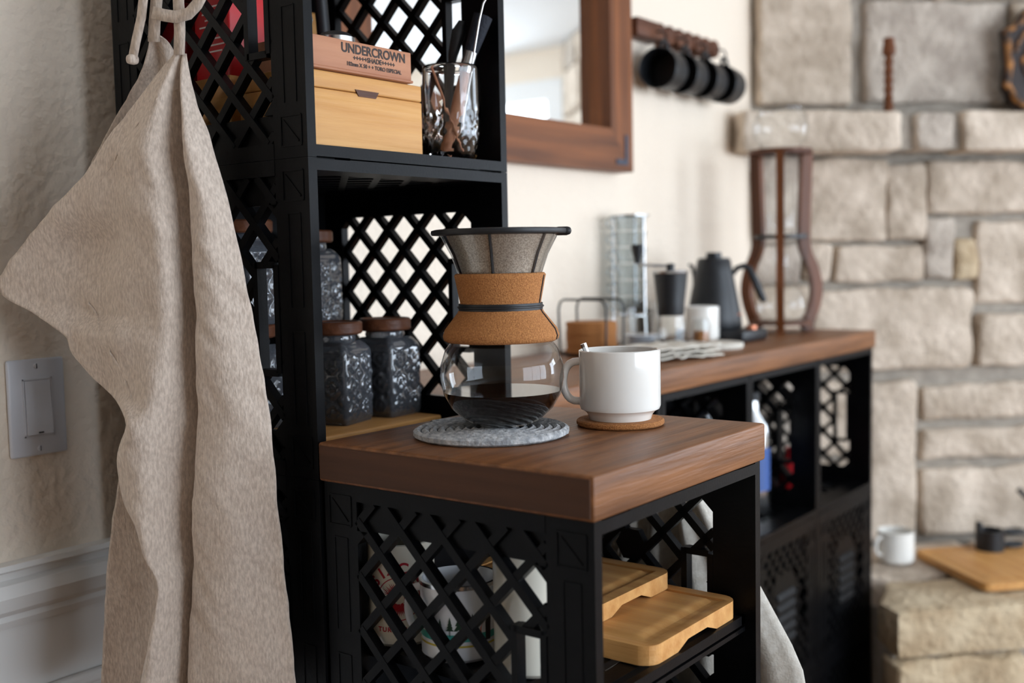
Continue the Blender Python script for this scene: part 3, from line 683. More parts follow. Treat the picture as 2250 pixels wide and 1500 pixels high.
mug('tall_cup', 'tall plain cream cup beside the front post of the stand', (.066, -.2170, mz), .0365, .116, 'cream', 1.2, foot=False, handle=False)

# cotton bag hung on the far side of the stand, basket in the counter crate
def cloth_sheet(name, rows, m, parent, th=.0016, sub=2):
    mb = MB().grid(rows); o = mk(name, mb, m, parent, 'all'); solid(o, th)
    return o
t = thing('cotton_bag', 'off white cotton bag hanging between the stand and the counter crates', 'bag', (.372, -.19, S))
rows = []
for j in range(21):
    v = j/20; z = -.045-.55*v; wd = .05+.075*min(1, v*3)+.03*v; row = []
    for k in range(25):
        u = k/24*2-1; row.append((.012*math.cos(u*7+v*2)*(.4+v)+.010*math.sin(u*13+1)+.02*v, -u*wd-.012*v-.06*v*max(0, -u*-1), z+.012*math.cos(u*3)*(1-v)))
    rows.append(row)
cloth_sheet('cloth', rows, 'cotton', t)
mk('strap', MB().tube([(-.012, .03, .0-.045), (-.026, .025, -.02), (-.030, .0, -.014), (-.026, -.025, -.02), (-.012, -.03, -.045)], .004, 8), 'cotton', t, True)
t = thing('wicker_basket', 'honey coloured wicker basket in the counter crate nearest the tower', 'basket', (.60, .20, S-P_+T+.001))
wk = MB()
for k in range(14): wk.tube([((.10+.018*k/14)*math.copysign(abs(math.cos(a))**.6, math.cos(a)), (.085+.012*k/14)*math.copysign(abs(math.sin(a))**.6, math.sin(a)), .008+k*.0125+.002*math.sin(a*24+k*PI)) for a in [2*PI*i/72 for i in range(72)]], .0072, 6, True)
mk('weave', wk, 'wicker', t, True); mk('bottom', MB().rbox((-.09, -.075, .0), (.09, .075, .008), .003), 'wicker', t, True)

# ---------------------------------------------------------------- things in the open counter crates
def bottle(name, label, x, y, h, r, m, capm, cat='bottle', lab=None):
    t = thing(name, label, cat, (x, y, S-P_+T+.001))
    mk('body', MB().lathe([(0, 0), (r-.003, 0), (r, .004), (r, h*.68), (r*.9, h*.74), (r*.42, h*.84), (r*.4, h*.93), (0, h*.93)], n=28), m, t, True)
    mk('cap', MB().lathe([(0, h*.931), (r*.48, h*.931), (r*.48, h), (0, h)], n=20), capm, t, True)
    if lab: mk('label_wrap', MB().lathe([(r+.0006, h*.2), (r+.0006, h*.55)], n=28, close=False), lab, t, True)
xc = XS[2]
bottle('glass_bottle', 'clear bottle with dark red label in the counter crate second from the fireplace', xc+.11, CCY+.15, .24, .034, 'glass', 'steel', lab='darkred')
bottle('thermos_flask', 'steel flask with blue label in the counter crate second from the fireplace', xc+.22, CCY+.10, .25, .036, 'steel', 'rubber', 'flask', 'bluelabel')
bottle('glass_bottle', 'clear bottle at the lattice side of the crate second from the fireplace', xc+.06, CCY+.25, .22, .032, 'glass', 'rubber')
xc = XS[3]; bottle('metal_can', 'red can in the counter crate next to the fireplace', xc+.07, CCY+.09, .11, .026, 'red', 'red', 'can')
xc = XS[1]; bottle('glass_bottle', 'dark bottle in the counter crate second from the tower', xc+.15, CCY+.14, .25, .036, 'matteblack', 'rubber'); bottle('glass_bottle', 'clear glass bottle beside the dark one in the crate second from the tower', xc+.24, CCY+.17, .2, .033, 'glass', 'steel')

# ---------------------------------------------------------------- things on the long counter
t = thing('coaster_holder', 'black wire holder around the stack of cork coasters', 'holder', (.940, .285, CT))
for dx in (-.030, .030):
    hp = [(dx, -.05, .0025), (dx, -.052, .085), (dx, -.048, .098), (dx, -.040, .1025), (dx, .040, .1025), (dx, .048, .098), (dx, .052, .085), (dx, .05, .0025)]
    mk('wire_hoop', MB().tube(hp, .0022, 8), 'matteblack', t, True)
mk('base_wire', MB().tube([(-.030, -.05, .0022), (.030, -.05, .0022), (.030, .05, .0022), (-.030, .05, .0022)], .0021, 8, True), 'matteblack', t, True)
cs = tag(mk('coaster', MB().lathe([(0, 0), (.0455, 0), (.047, .001), (.047, .0057), (.0455, .0067), (0, .0067)], n=36), 'cork', None, True), 'round cork coaster stacked in the black wire holder', 'coaster', 'stacked coasters in the holder')
ordn = ['lowest', 'second lowest', 'third lowest', 'fourth lowest', 'fifth lowest', 'third from the top', 'second from the top', 'topmost']
for k in range(8):
    o = cs if k == 0 else dup(cs); o['label'] = 'round cork coaster in the black wire holder, '+ordn[k]+' of the stack'; o.location = (.940+.0012*math.sin(k*2.1), .285+.0012*math.cos(k*1.7), CT+.0048+k*.0071)
# stacked glass cups in a wire rack
gx, gy = 1.178, .343
t = thing('cup_rack', 'chrome wire rack holding the stacked glass cups', 'rack', (gx, gy, CT))
rk = []
for a in (.3, 2.4, 4.5):
    mk('upright', MB().tube([(.040*math.cos(a), .040*math.sin(a), .002), (.038*math.cos(a), .038*math.sin(a), .06), (.0372*math.cos(a), .0372*math.sin(a), .262)], .0018, 8), 'steel', t, True)
for z_ in (.003, .060, .262): mk('hoop', MB().tube([(.0386*math.cos(2*PI*k/36), .0386*math.sin(2*PI*k/36), z_) for k in range(36)], .0016, 6, True), 'steel', t, True)
cp = thing('glass_cup', 'small clear glass cup stacked in the chrome rack', 'cup', (0, 0, 0), 0, 'stacked glass cups in the chrome rack')
mk('cup', MB().lathe([(0, 0), (.027, 0), (.029, .003), (.0335, .033), (.0322, .033), (.027, .004), (0, .003)], n=32), 'cupglass', cp, True)
mk('handle', MB().tube([(-.031-.016*math.sin(a), 0, .018-.012*math.cos(a)) for a in [PI*k/10 for k in range(11)]], .0028, 8), 'cupglass', cp, True)
for k in range(6):
    o = cp if k == 0 else dup(cp); o['label'] = 'small clear glass cup in the chrome rack, '+(ordn[:4]+ordn[6:])[k]+' of the stack'; o.location = (gx, gy, CT+.064+k*.0332); o.rotation_euler = (0, 0, -.95)
# saucers, small glasses
sc0 = tag(mk('saucer', MB().lathe([(0, 0), (.028, 0), (.030, .002), (.052, .008), (.0525, .0095), (.030, .005), (0, .004)], n=36), 'enamel', None, True), 'small white saucer in the stack in front of the cup rack', 'saucer', 'stacked saucers')
for k in range(5):
    o = sc0 if k == 0 else dup(sc0); o['label'] = 'small white saucer by the grinder, '+(ordn[:3]+ordn[6:])[k]+' of the stack'; o.location = (1.085, .264, CT+.0003+k*.0052); o.scale = (.77, .77, .77)
def glasscup(x, y, z, r, h, label):
    return tag(mk('shot_glass', MB().lathe([(0, 0), (r*.85, 0), (r, h), (r-.0015, h), (r*.8, .005), (0, .005)], n=28), 'thin', None, True, (x, y, z)), label, 'glass')
glasscup(1.085, .264, CT+.0290, .026, .05, 'clear drinking glass on the saucer stack')
glasscup(1.262, .350, CT, .028, .085, 'clear tumbler beside the cup rack and the wall')
# hand grinder
t = thing('hand_grinder', 'hand coffee grinder with black hopper, glass base and crank', 'grinder', (1.065, .188, CT)); t.scale = (.93, .93, .93)
mk('glass_base', MB().lathe([(0, 0), (.028, 0), (.030, .003), (.030, .05), (.026, .072), (.0245, .072), (.027, .05), (.027, .005), (0, .005)], n=32), 'thin', t, True)
mk('ground_coffee', MB().lathe([(0, .0055), (.0265, .0055), (.0265, .022), (0, .022)], n=28), 'beans', t, True)
mk('hopper', MB().lathe([(0, .0725), (.026, .0725), (.0275, .078), (.028, .098), (.0335, .148), (.035, .160), (.033, .163), (.032, .1605), (0, .158)], n=36), 'matteblack', t, True)
mk('rim', MB().lathe([(.0352, .158), (.036, .160), (.0352, .1625)], n=36, close=False), 'steel', t, True)
mk('hub', MB().lathe([(0, .1582), (.010, .1582), (.008, .168), (.009, .176), (0, .178)], n=20), 'matteblack', t, True)
kx, ky = -.609*.066, .793*.066
arm = mk('crank_arm', MB().tube([(0, 0, .172), (kx*.6, ky*.6, .174), (kx, ky, .178)], .003, 8), 'steel', t, True)
mk('knob', MB().lathe([(0, .178), (.006, .178), (.0065, .184), (.0125, .205), (.0135, .213), (.011, .217), (0, .217)], (kx, ky, 0), 24), 'matteblack', arm, True)
mug('mug', 'white mug standing between the grinder and the kettle', (1.245, .216, CT), .0335, .076, 'ceramic', 1.2, foot=True)
t = thing('spice_jar', 'tiny glass jar of brown powder in front of the white mug', 'jar', (1.142, .166, CT+.0112))
mk('glass_body', MB().lathe([(0, 0), (.016, 0), (.017, .002), (.017, .034), (.015, .04), (.0155, .046), (.0135, .046), (.0155, .034), (.0155, .003), (0, .003)], n=24), 'thin', t, True); mk('powder', MB().lathe([(0, .0035), (.0152, .0035), (.0152, .022), (0, .022)], n=24), 'cork', t, True)
o = mk('trivet', MB().lathe([(0, 0), (.056, 0), (.058, .003), (.058, .009), (.056, .011), (0, .011)], n=44), 'cotton', None, True, (1.157, .148, CT)); tag(o, 'round off white trivet in front of the white mug', 'trivet')
# folded napkin
t = thing('napkin', 'crumpled off white cloth napkin in front of the saucers', 'napkin', (.925, .118, CT+.003))
for q in range(3):
    rows = []
    for j in range(21):
        v = j/20*2-1; row = []
        for k in range(25):
            u = k/24*2-1; nz = noise.noise(Vector((u*2.2+q*3, v*2.2, q*5.)))
            row.append((u*(.095-.008*q)+.01*v+.006*nz, v*.05-.010*q*u, .001+q*.0085+.006*abs(nz)+.008*max(0, noise.noise(Vector((u*4+q, v*3, 2.))))))
        rows.append(row)
    o = cloth_sheet('cloth_layer', rows, 'cotton', t, .002); o.rotation_euler = (0, 0, -.35+.18*q)
# kettle
kx0, ky0 = 1.352, .244
t = thing('kettle_base', 'flat black electric power base under the kettle', 'kettle base', (kx0, ky0, CT))  # power base that belongs to the electric kettle
mk('plate', MB().rbox((-.060, -.095, 0), (.060, .062, .0235), .005, 2), 'matteblack', t, True); mk('dial', MB().lathe([(0, .0242), (.012, .0242), (.012, .032), (0, .032)], (.0, -.085, 0), 20), 'copper', t, True)
t = thing('kettle', 'matte black gooseneck kettle with angular handle', 'kettle', (kx0, ky0, CT+.0240)); t.scale = (.97, .97, .97)
mk('body', MB().lathe([(0, 0), (.058, 0), (.0605, .004), (.0585, .03), (.049, .08), (.040, .125), (.0365, .148), (.0350, .150), (0, .150)], n=44), 'matteblack', t, True)
mk('lid', MB().lathe([(0, .1502), (.034, .1502), (.034, .153), (.017, .154), (.0165, .165), (0, .166)], n=32), 'matteblack', t, True)
U = Vector((.609, -.793, 0))
def KP(u, z): return (U.x*u, U.y*u, z)
hd = mk('handle', MB().tube([KP(.036, .112), KP(.050, .130), KP(.066, .135), KP(.078, .128), KP(.088, .106), KP(.104, .068), KP(.110, .056)], [.005, .006, .0065, .0075, .0085, .0085, .006], 10), 'matteblack', t, True)
sp_ = mk('spout', MB().tube([KP(-.054, .02), KP(-.075, .03), KP(-.085, .07), KP(-.088, .11), KP(-.098, .135), KP(-.112, .138)], [.009, .008, .006, .005, .0045, .004], 10), 'matteblack', t, True); sp_.rotation_euler = (0, 0, -1.25)
ka = math.atan2(-.75, -.35)
mb = MB()
for i in range(6): mb.box((.0586, (i-3)*.0042, .029), (.0592, (i-3)*.0042+.003, .0335))
mo = mk('maker_mark', mb, 'copper', t); mo.rotation_euler = (0, 0, ka+.55)
# cold drip tower
dx_, dy_ = 1.607, .205
t = thing('cold_drip_tower', 'walnut framed cold drip coffee tower with glass bulbs', 'coffee dripper', (dx_, dy_, CT))
for a in (-37.5, 82.5, 202.5):
    pr_ = [(.076, 0), (.066, .012), (.084, .060), (.090, .10), (.080, .145), (.062, .185), (.0575, .22), (.060, .30), (.064, .405)]
    mb = MB(); rows = []
    pts = []
    for i in range(len(pr_)-1):
        for k in range(5):
            s_ = k/5; p0, p1 = pr_[max(i-1, 0)], pr_[i]; p2, p3 = pr_[i+1], pr_[min(i+2, len(pr_)-1)]
            h_ = lambda q: .5*((2*p1[q])+(-p0[q]+p2[q])*s_+(2*p0[q]-5*p1[q]+4*p2[q]-p3[q])*s_*s_+(-p0[q]+3*p1[q]-3*p2[q]+p3[q])*s_**3)
            pts.append((h_(0), h_(1)))
    pts.append(pr_[-1])
    for (r_, z_) in pts: rows.append([(r_-.013, -.0085, z_), (r_+.013, -.0085, z_), (r_+.013, .0085, z_), (r_-.013, .0085, z_), (r_-.013, -.0085, z_)])
    mb.grid(rows); mb.add(rows[0][:4], [(0, 1, 2, 3)]); mb.add(rows[-1][:4], [(0, 1, 2, 3)])
    o = mk('leg', mb, 'walnut_z', t, True); o.rotation_euler = (0, 0, math.radians(a))
mk('bottom_plate', MB().lathe([(0, .018), (.066, .018), (.067, .021), (.066, .026), (0, .026)], n=40), 'walnut', t, True)
mk('ring', MB().lathe([(.036, .213), (.060, .213), (.060, .221), (.036, .221), (.036, .213)], n=40), 'matteblack', t, True)
mk('ring', MB().lathe([(.040, .402), (.070, .402), (.071, .407), (.070, .412), (.040, .412), (.040, .402)], n=40), 'walnut', t, True)
mk('top_bulb', MB().lathe([(.006, .395), (.020, .402), (.045, .415), (.060, .440), (.063, .462), (.058, .485), (.048, .498), (.050, .505)], n=40, close=False), 'thin', t, 'all')
mk('valve', MB().tube([(0, 0, .35), (0, 0, .396)], [.003, .006], 12), 'thin', t, True)
mk('grounds_tube', MB().lathe([(.010, .205), (.028, .222), (.031, .24), (.031, .345), (.033, .347)], n=36, close=False), 'thin', t, 'all')
mk('lower_flask', MB().lathe([(0, .0265), (.040, .0265), (.054, .040), (.057, .060), (.052, .085), (.036, .112), (.020, .135), (.0165, .155), (.018, .198), (.021, .202)], n=40, close=False), 'thin', t, 'all')
mk('drip_tube', MB().tube([(.0, 0, .205), (.0, 0, .165)], .003, 8), 'thin', t, True)

# ---------------------------------------------------------------- on the wall: mirror, cup rail, switch
mi = thing('mirror', 'wall mirror in a wide stained wood frame with iron corner brackets', 'mirror', (0, BY, 0))
mx0, mx1, mz0, mz1, fwid, fd = .38, 1.218, S+.393, S+1.15, .083, .042
def fbar(P, m):
    vs = [(x, -.001, z) for x, z in P]+[(x, -fd, z) for x, z in P]; return mk('frame_rail', MB().add(vs, [(0, 1, 2, 3), (7, 6, 5, 4), (0, 4, 5, 1), (1, 5, 6, 2), (2, 6, 7, 3), (3, 7, 4, 0)]), m, mi)
a, b, c, d = (mx0, mz0), (mx1, mz0), (mx1, mz1), (mx0, mz1); A_, B_, C_, D_ = (mx0+fwid, mz0+fwid), (mx1-fwid, mz0+fwid), (mx1-fwid, mz1-fwid), (mx0+fwid, mz1-fwid)
fbar((a, b, B_, A_), 'frame'); fbar((b, c, C_, B_), 'frame_z'); fbar((c, d, D_, C_), 'frame'); fbar((d, a, A_, D_), 'frame_z')
mk('mirror_glass', MB().box((mx0+fwid-.004, -.006, mz0+fwid-.004), (mx1-fwid+.004, -.002, mz1-fwid+.004)), 'mirror', mi)
br = MB(); bx_, bz2 = mx1-.022, mz0+.024
br.box((bx_-.045, -fd-.002, bz2-.011), (bx_, -fd-.0002, bz2)); br.box((bx_-.011, -fd-.002, bz2), (bx_, -fd-.0002, bz2+.05))
mk('corner_bracket', br, 'bracket', mi)
t = thing('cup_rail', 'short scalloped wooden rail with hooks on the cream wall', 'rail', (1.25, BY, S+.695))
rl = MB(); rl.rbox((-.004, -.040, -.018), (.09, -.001, .020), .003)
for k in range(7): rl.lathe([(0, -.038), (.019, -.038), (.021, -.034), (.021, -.002), (0, -.002)], (.10+.042*k, 0, .002), 16, 'y')
mk('rail', rl, 'walnut', t, True)
for k in range(4):
    x = .075+.094*k; mk('hook', MB().tube([(x, -.038, .0), (x, -.055, -.002), (x, -.062, -.014), (x, -.056, -.024), (x, -.046, -.020)], .0022, 8), 'matteblack', t, True)
bm0 = thing('mug', 'black mug hanging sideways from the wooden wall rail', 'mug', (0, 0, 0), 0, 'black mugs hanging on the wall rail')
mk('cup', MB().lathe([(0, .036), (.036, .036), (.041, .032), (.0435, -.036), (.042, -.038), (.0405, -.036), (.038, .030), (0, .031)], n=40, axis='x'), 'matteblack', bm0, True)
mk('handle', MB().tube([(.02*math.cos(a), 0, .041+.021*math.sin(a)) for a in [PI*k/10 for k in range(11)]], .0042, 8), 'matteblack', bm0, True)
for k in range(4):
    o = bm0 if k == 0 else dup(bm0); o['label'] = 'black mug hanging on the wooden wall rail, '+('nearest the mirror', 'second from the mirror', 'second from the fireplace', 'nearest the fireplace')[k]; o.location = (1.325+.094*k, BY-.0575, S+.695-.0825); o.rotation_euler = (0, 0, .12)
t = thing('light_switch', 'white rocker light switch with screwed plate beside the apron', 'light switch', (-.075, BY-.0005, S+.058))
mk('plate', MB().rbox((-.035, -.006, -.057), (.035, 0, .057), .004), 'switch', t, True)
bz_ = MB()
for (x0, z0, x1, z1) in ((-.018, -.034, -.0165, .034), (.0165, -.034, .018, .034), (-.018, .0325, .018, .034), (-.018, -.034, .018, -.0325)): bz_.box((x0, -.0075, z0), (x1, -.0055, z1))
mk('bezel', bz_, 'switch', t)
mk('rocker', MB().hexa([(-.0155, -.006, -.0315), (.0155, -.006, -.0315), (.0155, -.006, .0315), (-.0155, -.006, .0315), (-.0155, -.0105, -.0315), (.0155, -.0105, -.0315), (.0155, -.0072, .0315), (-.0155, -.0072, .0315)]), 'switch', t)
mk('indicator', MB().box((-.003, -.0112, -.0300), (.003, -.0100, -.0285)), 'rubber', t)
for z_ in (-.0485, .0485):
    so = mk('screw', MB().lathe([(0, -.0075), (.003, -.0072), (.0034, -.0058), (0, -.0058)], (0, 0, z_), 16, 'y'), 'switch', t, True)
    mk('screw_slot', MB().box((-.0004, -.0078, z_-.0028), (.0004, -.0072, z_+.0028)), 'bracket', so)

# ---------------------------------------------------------------- mantel and hearth things
def onface(s, off, z): p = FX+FD*s+FN*off; return (p.x, p.y, z)
t = thing('wooden_spindle', 'dark turned wooden spindle standing on the stone mantel', 'spindle', onface(.326, .09, 1.5425))
pf_ = [(0, 0), (.012, 0), (.012, .02)]
for k in range(5): pf_ += [(.009, .024+k*.022), (.0125, .034+k*.022), (.009, .044+k*.022)]
pf_ += [(.008, .138), (.016, .142), (.016, .158), (.013, .17), (.014, .182), (0, .186)]
mk('turned_wood', MB().lathe(pf_, n=24), 'walnut_z', t, True)
t = thing('carved_plaque', 'carved brown wooden plaque leaning on the mantel stones', 'plaque', onface(.735, .085, 1.5425), -PI/4)
P = [(-.075, .02), (-.05, 0), (.05, 0), (.085, .03), (.10, .12), (.08, .2), (.03, .255), (-.03, .262), (-.06, .225), (-.098, .205), (-.09, .12), (-.10, .06)]
mk('backing', MB().prism(P, 0, .02, lambda v: (v[0], .012-v[2]+v[1]*.06, v[1]+.002)), 'print_black', t)
cv = MB()
for k in range(7):
    a = .35+.3*k; cv.tube([((.028+.008*k)*math.cos(b_+k)*.9, -.0105+(.13+(.03+.009*k)*math.sin(b_+k))*.06, .13+(.03+.009*k)*math.sin(b_+k)) for b_ in [i*.35 for i in range(10)]], .006, 6)
mk('carving', cv, 'carved', t, True)
mk('border', MB().tube([(x*.92, -.011+.06*(.012+z*.93), .012+z*.93) for x, z in P], .009, 8, True), 'carved', t, True)
HZ = .4335
mug('mug', 'white mug standing on the stone hearth', (1.925, .045, HZ), .044, .076, 'ceramic', 2.6, foot=False)
b = board('cutting_board', 'bamboo cutting board lying on the stone hearth', 0, 0, .46, .30, HZ, .018, None, 'bamboo_y', True); b.location = (1.765, -.185, HZ); b.rotation_euler = (0, 0, math.radians(-45+2))
b.location = (1.76+.02, -.20, HZ)
bt = Matrix.Rotation(math.radians(-43), 4, 'Z')
t = thing('bottle_caddy', 'small black metal ring holder on the hearth cutting board', 'holder', (2.085, -.135, HZ+.0184), math.radians(-40))
mk('cup_ring', MB().lathe([(.030, 0), (.034, 0), (.034, .05), (.030, .05), (.030, 0)], n=28), 'matteblack', t, True)
mk('post', MB().rbox((-.036, -.01, 0), (-.026, .01, .072), .004), 'matteblack', t, True)
for z_ in (.008, .04): mk('side_ring', MB().tube([(.062+.030*math.cos(2*PI*k/24), .016*math.sin(2*PI*k/24), z_) for k in range(24)], .005, 8, True), 'matteblack', t, True)
t = thing('fire_tool', 'curved black iron tool lying by the firebox', 'tool', (2.335, -.20, HZ-.002))
mk('hook', MB().tube([(0, 0, .01), (-.005, .0, .05), (-.02, .02, .10), (-.045, .045, .135)], .007, 8), 'matteblack', t, True)
mk('shaft', MB().tube([(0, 0, .008), (.12, -.12, .008)], .007, 8), 'matteblack', t, True)

# ---------------------------------------------------------------- linen apron on the tower side
AO = Vector((-.15, .38, 0)); AD = Vector((.32801, -.94467, 0)); AN = Vector((-.94467, -.32801, 0))
def AP(u, z, n=0): return AO+AD*u+AN*n+Vector((0, 0, z))
FRONT = [[(0.272,1.407),(0.274,1.407),(0.276,1.407),(0.279,1.407),(0.281,1.407),(0.282,1.406),(0.284,1.406),(0.286,1.406)],
  [(0.254,1.39),(0.261,1.389),(0.272,1.388),(0.276,1.388),(0.281,1.388),(0.282,1.388),(0.285,1.387),(0.289,1.387)],
  [(0.224,1.36),(0.24,1.359),(0.263,1.357),(0.273,1.357),(0.284,1.356),(0.286,1.356),(0.289,1.356),(0.297,1.355)],
  [(0.194,1.329),(0.222,1.328),(0.26,1.325),(0.274,1.325),(0.288,1.324),(0.29,1.324),(0.298,1.323),(0.31,1.323)],
  [(0.162,1.293),(0.203,1.291),(0.26,1.289),(0.275,1.288),(0.291,1.287),(0.293,1.287),(0.307,1.287),(0.32,1.286)],
  [(0.115,1.257),(0.184,1.255),(0.261,1.252),(0.277,1.251),(0.293,1.251),(0.295,1.251),(0.315,1.25),(0.33,1.25)],
  [(0.077,1.224),(0.16,1.222),(0.262,1.22),(0.278,1.219),(0.293,1.219),(0.295,1.219),(0.319,1.218),(0.337,1.218)],
  [(0.041,1.186),(0.146,1.184),(0.261,1.182),(0.277,1.182),(0.292,1.182),(0.295,1.182),(0.32,1.182),(0.344,1.181)],
  [(0.044,1.166),(0.144,1.165),(0.26,1.164),(0.277,1.164),(0.291,1.164),(0.294,1.164),(0.321,1.163),(0.348,1.163)],
  [(0.084,1.146),(0.155,1.146),(0.26,1.145),(0.276,1.145),(0.291,1.145),(0.294,1.145),(0.321,1.145),(0.351,1.145)],
  [(0.124,1.124),(0.171,1.124),(0.259,1.124),(0.276,1.124),(0.29,1.124),(0.294,1.124),(0.323,1.124),(0.354,1.124)],
  [(0.133,1.099),(0.187,1.1),(0.259,1.101),(0.275,1.101),(0.29,1.101),(0.293,1.101),(0.325,1.101),(0.358,1.101)],
  [(0.171,1.068),(0.202,1.069),(0.256,1.07),(0.274,1.07),(0.289,1.07),(0.292,1.07),(0.326,1.071),(0.363,1.072)],
  [(0.218,1.039),(0.232,1.04),(0.252,1.04),(0.272,1.041),(0.287,1.041),(0.291,1.041),(0.327,1.042),(0.366,1.043)],
  [(0.204,0.997),(0.224,0.997),(0.246,0.998),(0.268,0.999),(0.285,1),(0.288,1),(0.328,1.001),(0.37,1.003)],
  [(0.209,0.958),(0.23,0.959),(0.247,0.96),(0.265,0.961),(0.281,0.961),(0.285,0.962),(0.326,0.963),(0.372,0.966)],
  [(0.224,0.925),(0.237,0.925),(0.248,0.926),(0.262,0.927),(0.279,0.928),(0.282,0.928),(0.326,0.93),(0.373,0.933)],
  [(0.236,0.899),(0.243,0.899),(0.25,0.899),(0.261,0.9),(0.276,0.901),(0.28,0.901),(0.325,0.904),(0.374,0.907)],
  [(0.253,0.872),(0.255,0.872),(0.258,0.872),(0.264,0.873),(0.274,0.874),(0.278,0.874),(0.325,0.877),(0.376,0.881)],
  [(0.24,0.828),(0.247,0.829),(0.253,0.829),(0.26,0.83),(0.269,0.83),(0.274,0.831),(0.326,0.835),(0.38,0.84)],
  [(0.228,0.787),(0.238,0.788),(0.247,0.789),(0.256,0.79),(0.265,0.791),(0.27,0.792),(0.327,0.797),(0.383,0.802)],
  [(0.212,0.721),(0.226,0.723),(0.238,0.724),(0.249,0.725),(0.259,0.726),(0.265,0.727),(0.328,0.734),(0.386,0.741)]]
BACK = [[(0.241,1.427),(0.248,1.426),(0.253,1.426),(0.256,1.426)],
  [(0.237,1.42),(0.244,1.42),(0.251,1.419),(0.258,1.419)],
  [(0.224,1.399),(0.237,1.398),(0.251,1.397),(0.262,1.396)],
  [(0.204,1.375),(0.225,1.373),(0.249,1.372),(0.271,1.37)],
  [(0.17,1.33),(0.205,1.328),(0.247,1.326),(0.279,1.324)],
  [(0.148,1.296),(0.192,1.294),(0.245,1.292),(0.288,1.29)],
  [(0.155,1.237),(0.2,1.235),(0.245,1.234),(0.288,1.233)],
  [(0.183,1.141),(0.217,1.141),(0.251,1.14),(0.284,1.14)],
  [(0.19,1.069),(0.219,1.069),(0.253,1.07),(0.286,1.07)],
  [(0.185,1.044),(0.218,1.045),(0.251,1.046),(0.284,1.047)],
  [(0.173,0.995),(0.21,0.997),(0.246,0.998),(0.282,0.999)],
  [(0.162,0.946),(0.201,0.948),(0.241,0.95),(0.28,0.952)],
  [(0.152,0.896),(0.196,0.898),(0.238,0.901),(0.277,0.904)],
  [(0.144,0.845),(0.19,0.849),(0.236,0.852),(0.275,0.855)],
  [(0.137,0.794),(0.184,0.798),(0.233,0.803),(0.273,0.806)],
  [(0.127,0.711),(0.177,0.717),(0.229,0.723),(0.269,0.727)]]
strapL = [(0.226, 1.404), (0.231, 1.421), (0.239, 1.445), (0.244, 1.472)]
strapM = [(0.248, 1.421), (0.25, 1.44), (0.255, 1.471)]
strapR = [(0.28, 1.405), (0.282, 1.428), (0.282, 1.446), (0.282, 1.468)]
loop = [(0.254, 1.448), (0.267, 1.444), (0.281, 1.441), (0.296, 1.443), (0.306, 1.451), (0.313, 1.461), (0.314, 1.469)]
seam = [(0.148, 1.162), (0.164, 1.145), (0.184, 1.121), (0.204, 1.093), (0.215, 1.074), (0.223, 1.061)]
hem = [(0.271, 1.393), (0.246, 1.37), (0.217, 1.339), (0.179, 1.301), (0.133, 1.261), (0.092, 1.225)]
def cr(P, t):
    n = len(P)-1; x = t*n; i = min(int(x), n-1); s = x-i; g = lambda k: P[max(0, min(n, k))]
    a, b, c, d = g(i-1), g(i), g(i+1), g(i+2)
    return tuple(.5*(2*b[q]+(c[q]-a[q])*s+(2*a[q]-5*b[q]+4*c[q]-d[q])*s*s+(3*b[q]-a[q]-3*c[q]+d[q])*s**3) for q in range(len(b)))
def sheet(tab, offs, nu, nv, amp, seed, low=0):
    rows = []
    for j in range(nv+1):
        t = j/nv; row = []
        ctl = [cr([r[c]+(offs[c]+(low*(c < 2) if i_ > 12 else 0)-(.018 if low and c == 1 and 5 < i_ < 10 else 0),) for i_, r in enumerate(tab)], t) for c in range(len(offs))]
        for k in range(nu+1):
            u, z, n = cr(ctl, k/nu); fade = min(1, t*6)
            n = n*fade+amp*fade*(noise.noise(Vector((u*26, z*11, seed)))+.5*noise.noise(Vector((u*60+z*40, z*30, seed+4))))
            row.append(AP(u, z, n))
        rows.append(row)
    return rows
ar = thing('apron', 'beige linen apron hanging on the side of the crate tower', 'apron')
FS = sheet(FRONT, (.004, .014, .034, .002, -.020, .016, .024, .002), 64, 120, .0060, 1., .028)
cloth_sheet('front_panel', FS, 'linen', ar, .0015)
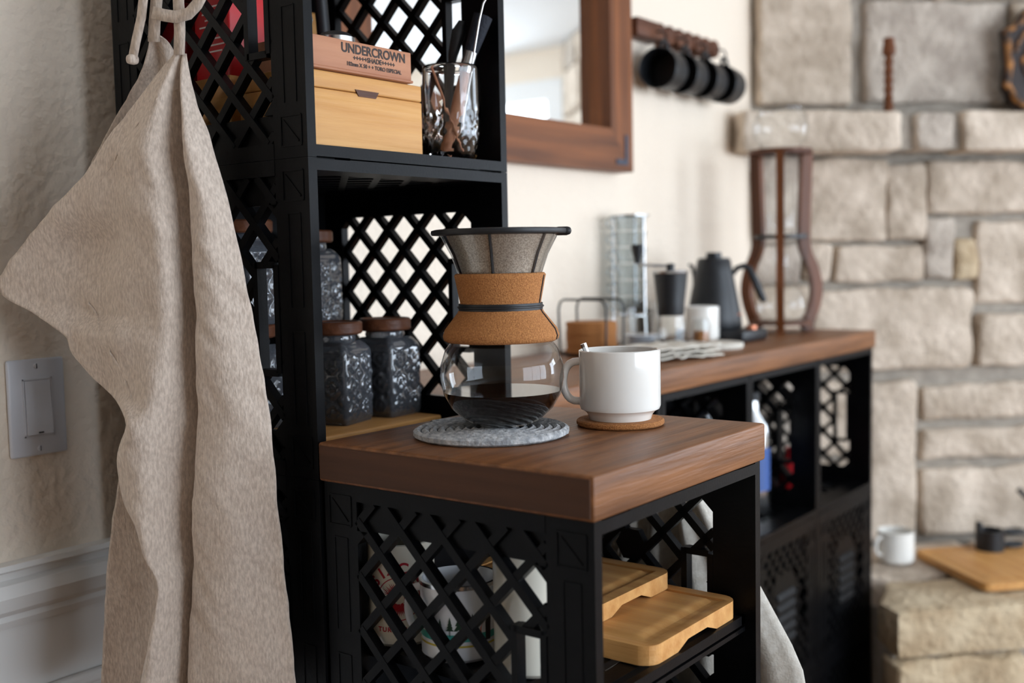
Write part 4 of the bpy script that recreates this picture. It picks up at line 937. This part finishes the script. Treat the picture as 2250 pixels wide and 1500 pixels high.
cloth_sheet('back_panel', sheet(BACK, (-.016, -.030, -.022, -.034), 30, 90, .0035, 8.), 'linen', ar, .0015)
def ribbon(name, P, wd, n=0., vert=False, top=None):
    Q = [AP(u, z, n) for u, z in P]
    if top: Q += [Vector(q) for q in top]
    L = []; N = len(Q)
    for i, q in enumerate(Q):
        tg = (Q[min(i+1, N-1)]-Q[max(i-1, 0)]).normalized(); sd_ = tg.cross(AN).normalized()
        L.append([q+sd_*wd/2, q-sd_*wd/2])
    o = cloth_sheet(name, L, 'linen', ar, .0018); return o
ribbon('neck_strap', strapM, .013, .0, top=[(-.045, .13, 1.55), (-.016, .12, 1.60)])
ribbon('neck_strap', strapR, .012, .004, top=[(-.045, .10, 1.55), (-.016, .115, 1.60)])
ribbon('waist_tie', strapL, .010, .006, top=[(-.05, .14, 1.55), (-.018, .125, 1.60)])
ribbon('waist_tie', loop, .012, .008, top=[(-.03, .10, 1.56), (-.018, .115, 1.60)])
mk('knot', MB().rbox((-.006, -.005, -.005), (.006, .005, .005), .004, 2), 'linen', ar, True, AP(strapL[0][0], strapL[0][1], .006))
FL = [((q-AO).dot(AD), q.z, (q-AO).dot(AN)) for r in FS for q in r]
def on_cloth(P):
    D = []
    for (a, b) in zip(P[:-1], P[1:]): D += [(a[0]+(b[0]-a[0])*k/6, a[1]+(b[1]-a[1])*k/6) for k in range(6)]
    return [AP(u, z, min(FL, key=lambda f: (f[0]-u)**2+(f[1]-z)**2)[2]+.0008) for u, z in D+[P[-1]]]
mk('pocket_seam', MB().tube(on_cloth(seam), .0009, 6), 'linen', ar, True)
mk('hem_seam', MB().tube(on_cloth([(u+.014, z-.012) for u, z in hem]), .0006, 6), 'linen', ar, True)
hk = thing('wall_hook', 'black hook on the tower side holding the apron straps', 'hook', (-.0005, .118, 1.597))
mk('hook', MB().tube([(-.001, 0, .018), (-.012, 0, .010), (-.018, 0, .0), (-.026, 0, .0), (-.030, 0, .012)], .003, 8), 'matteblack', hk, True)
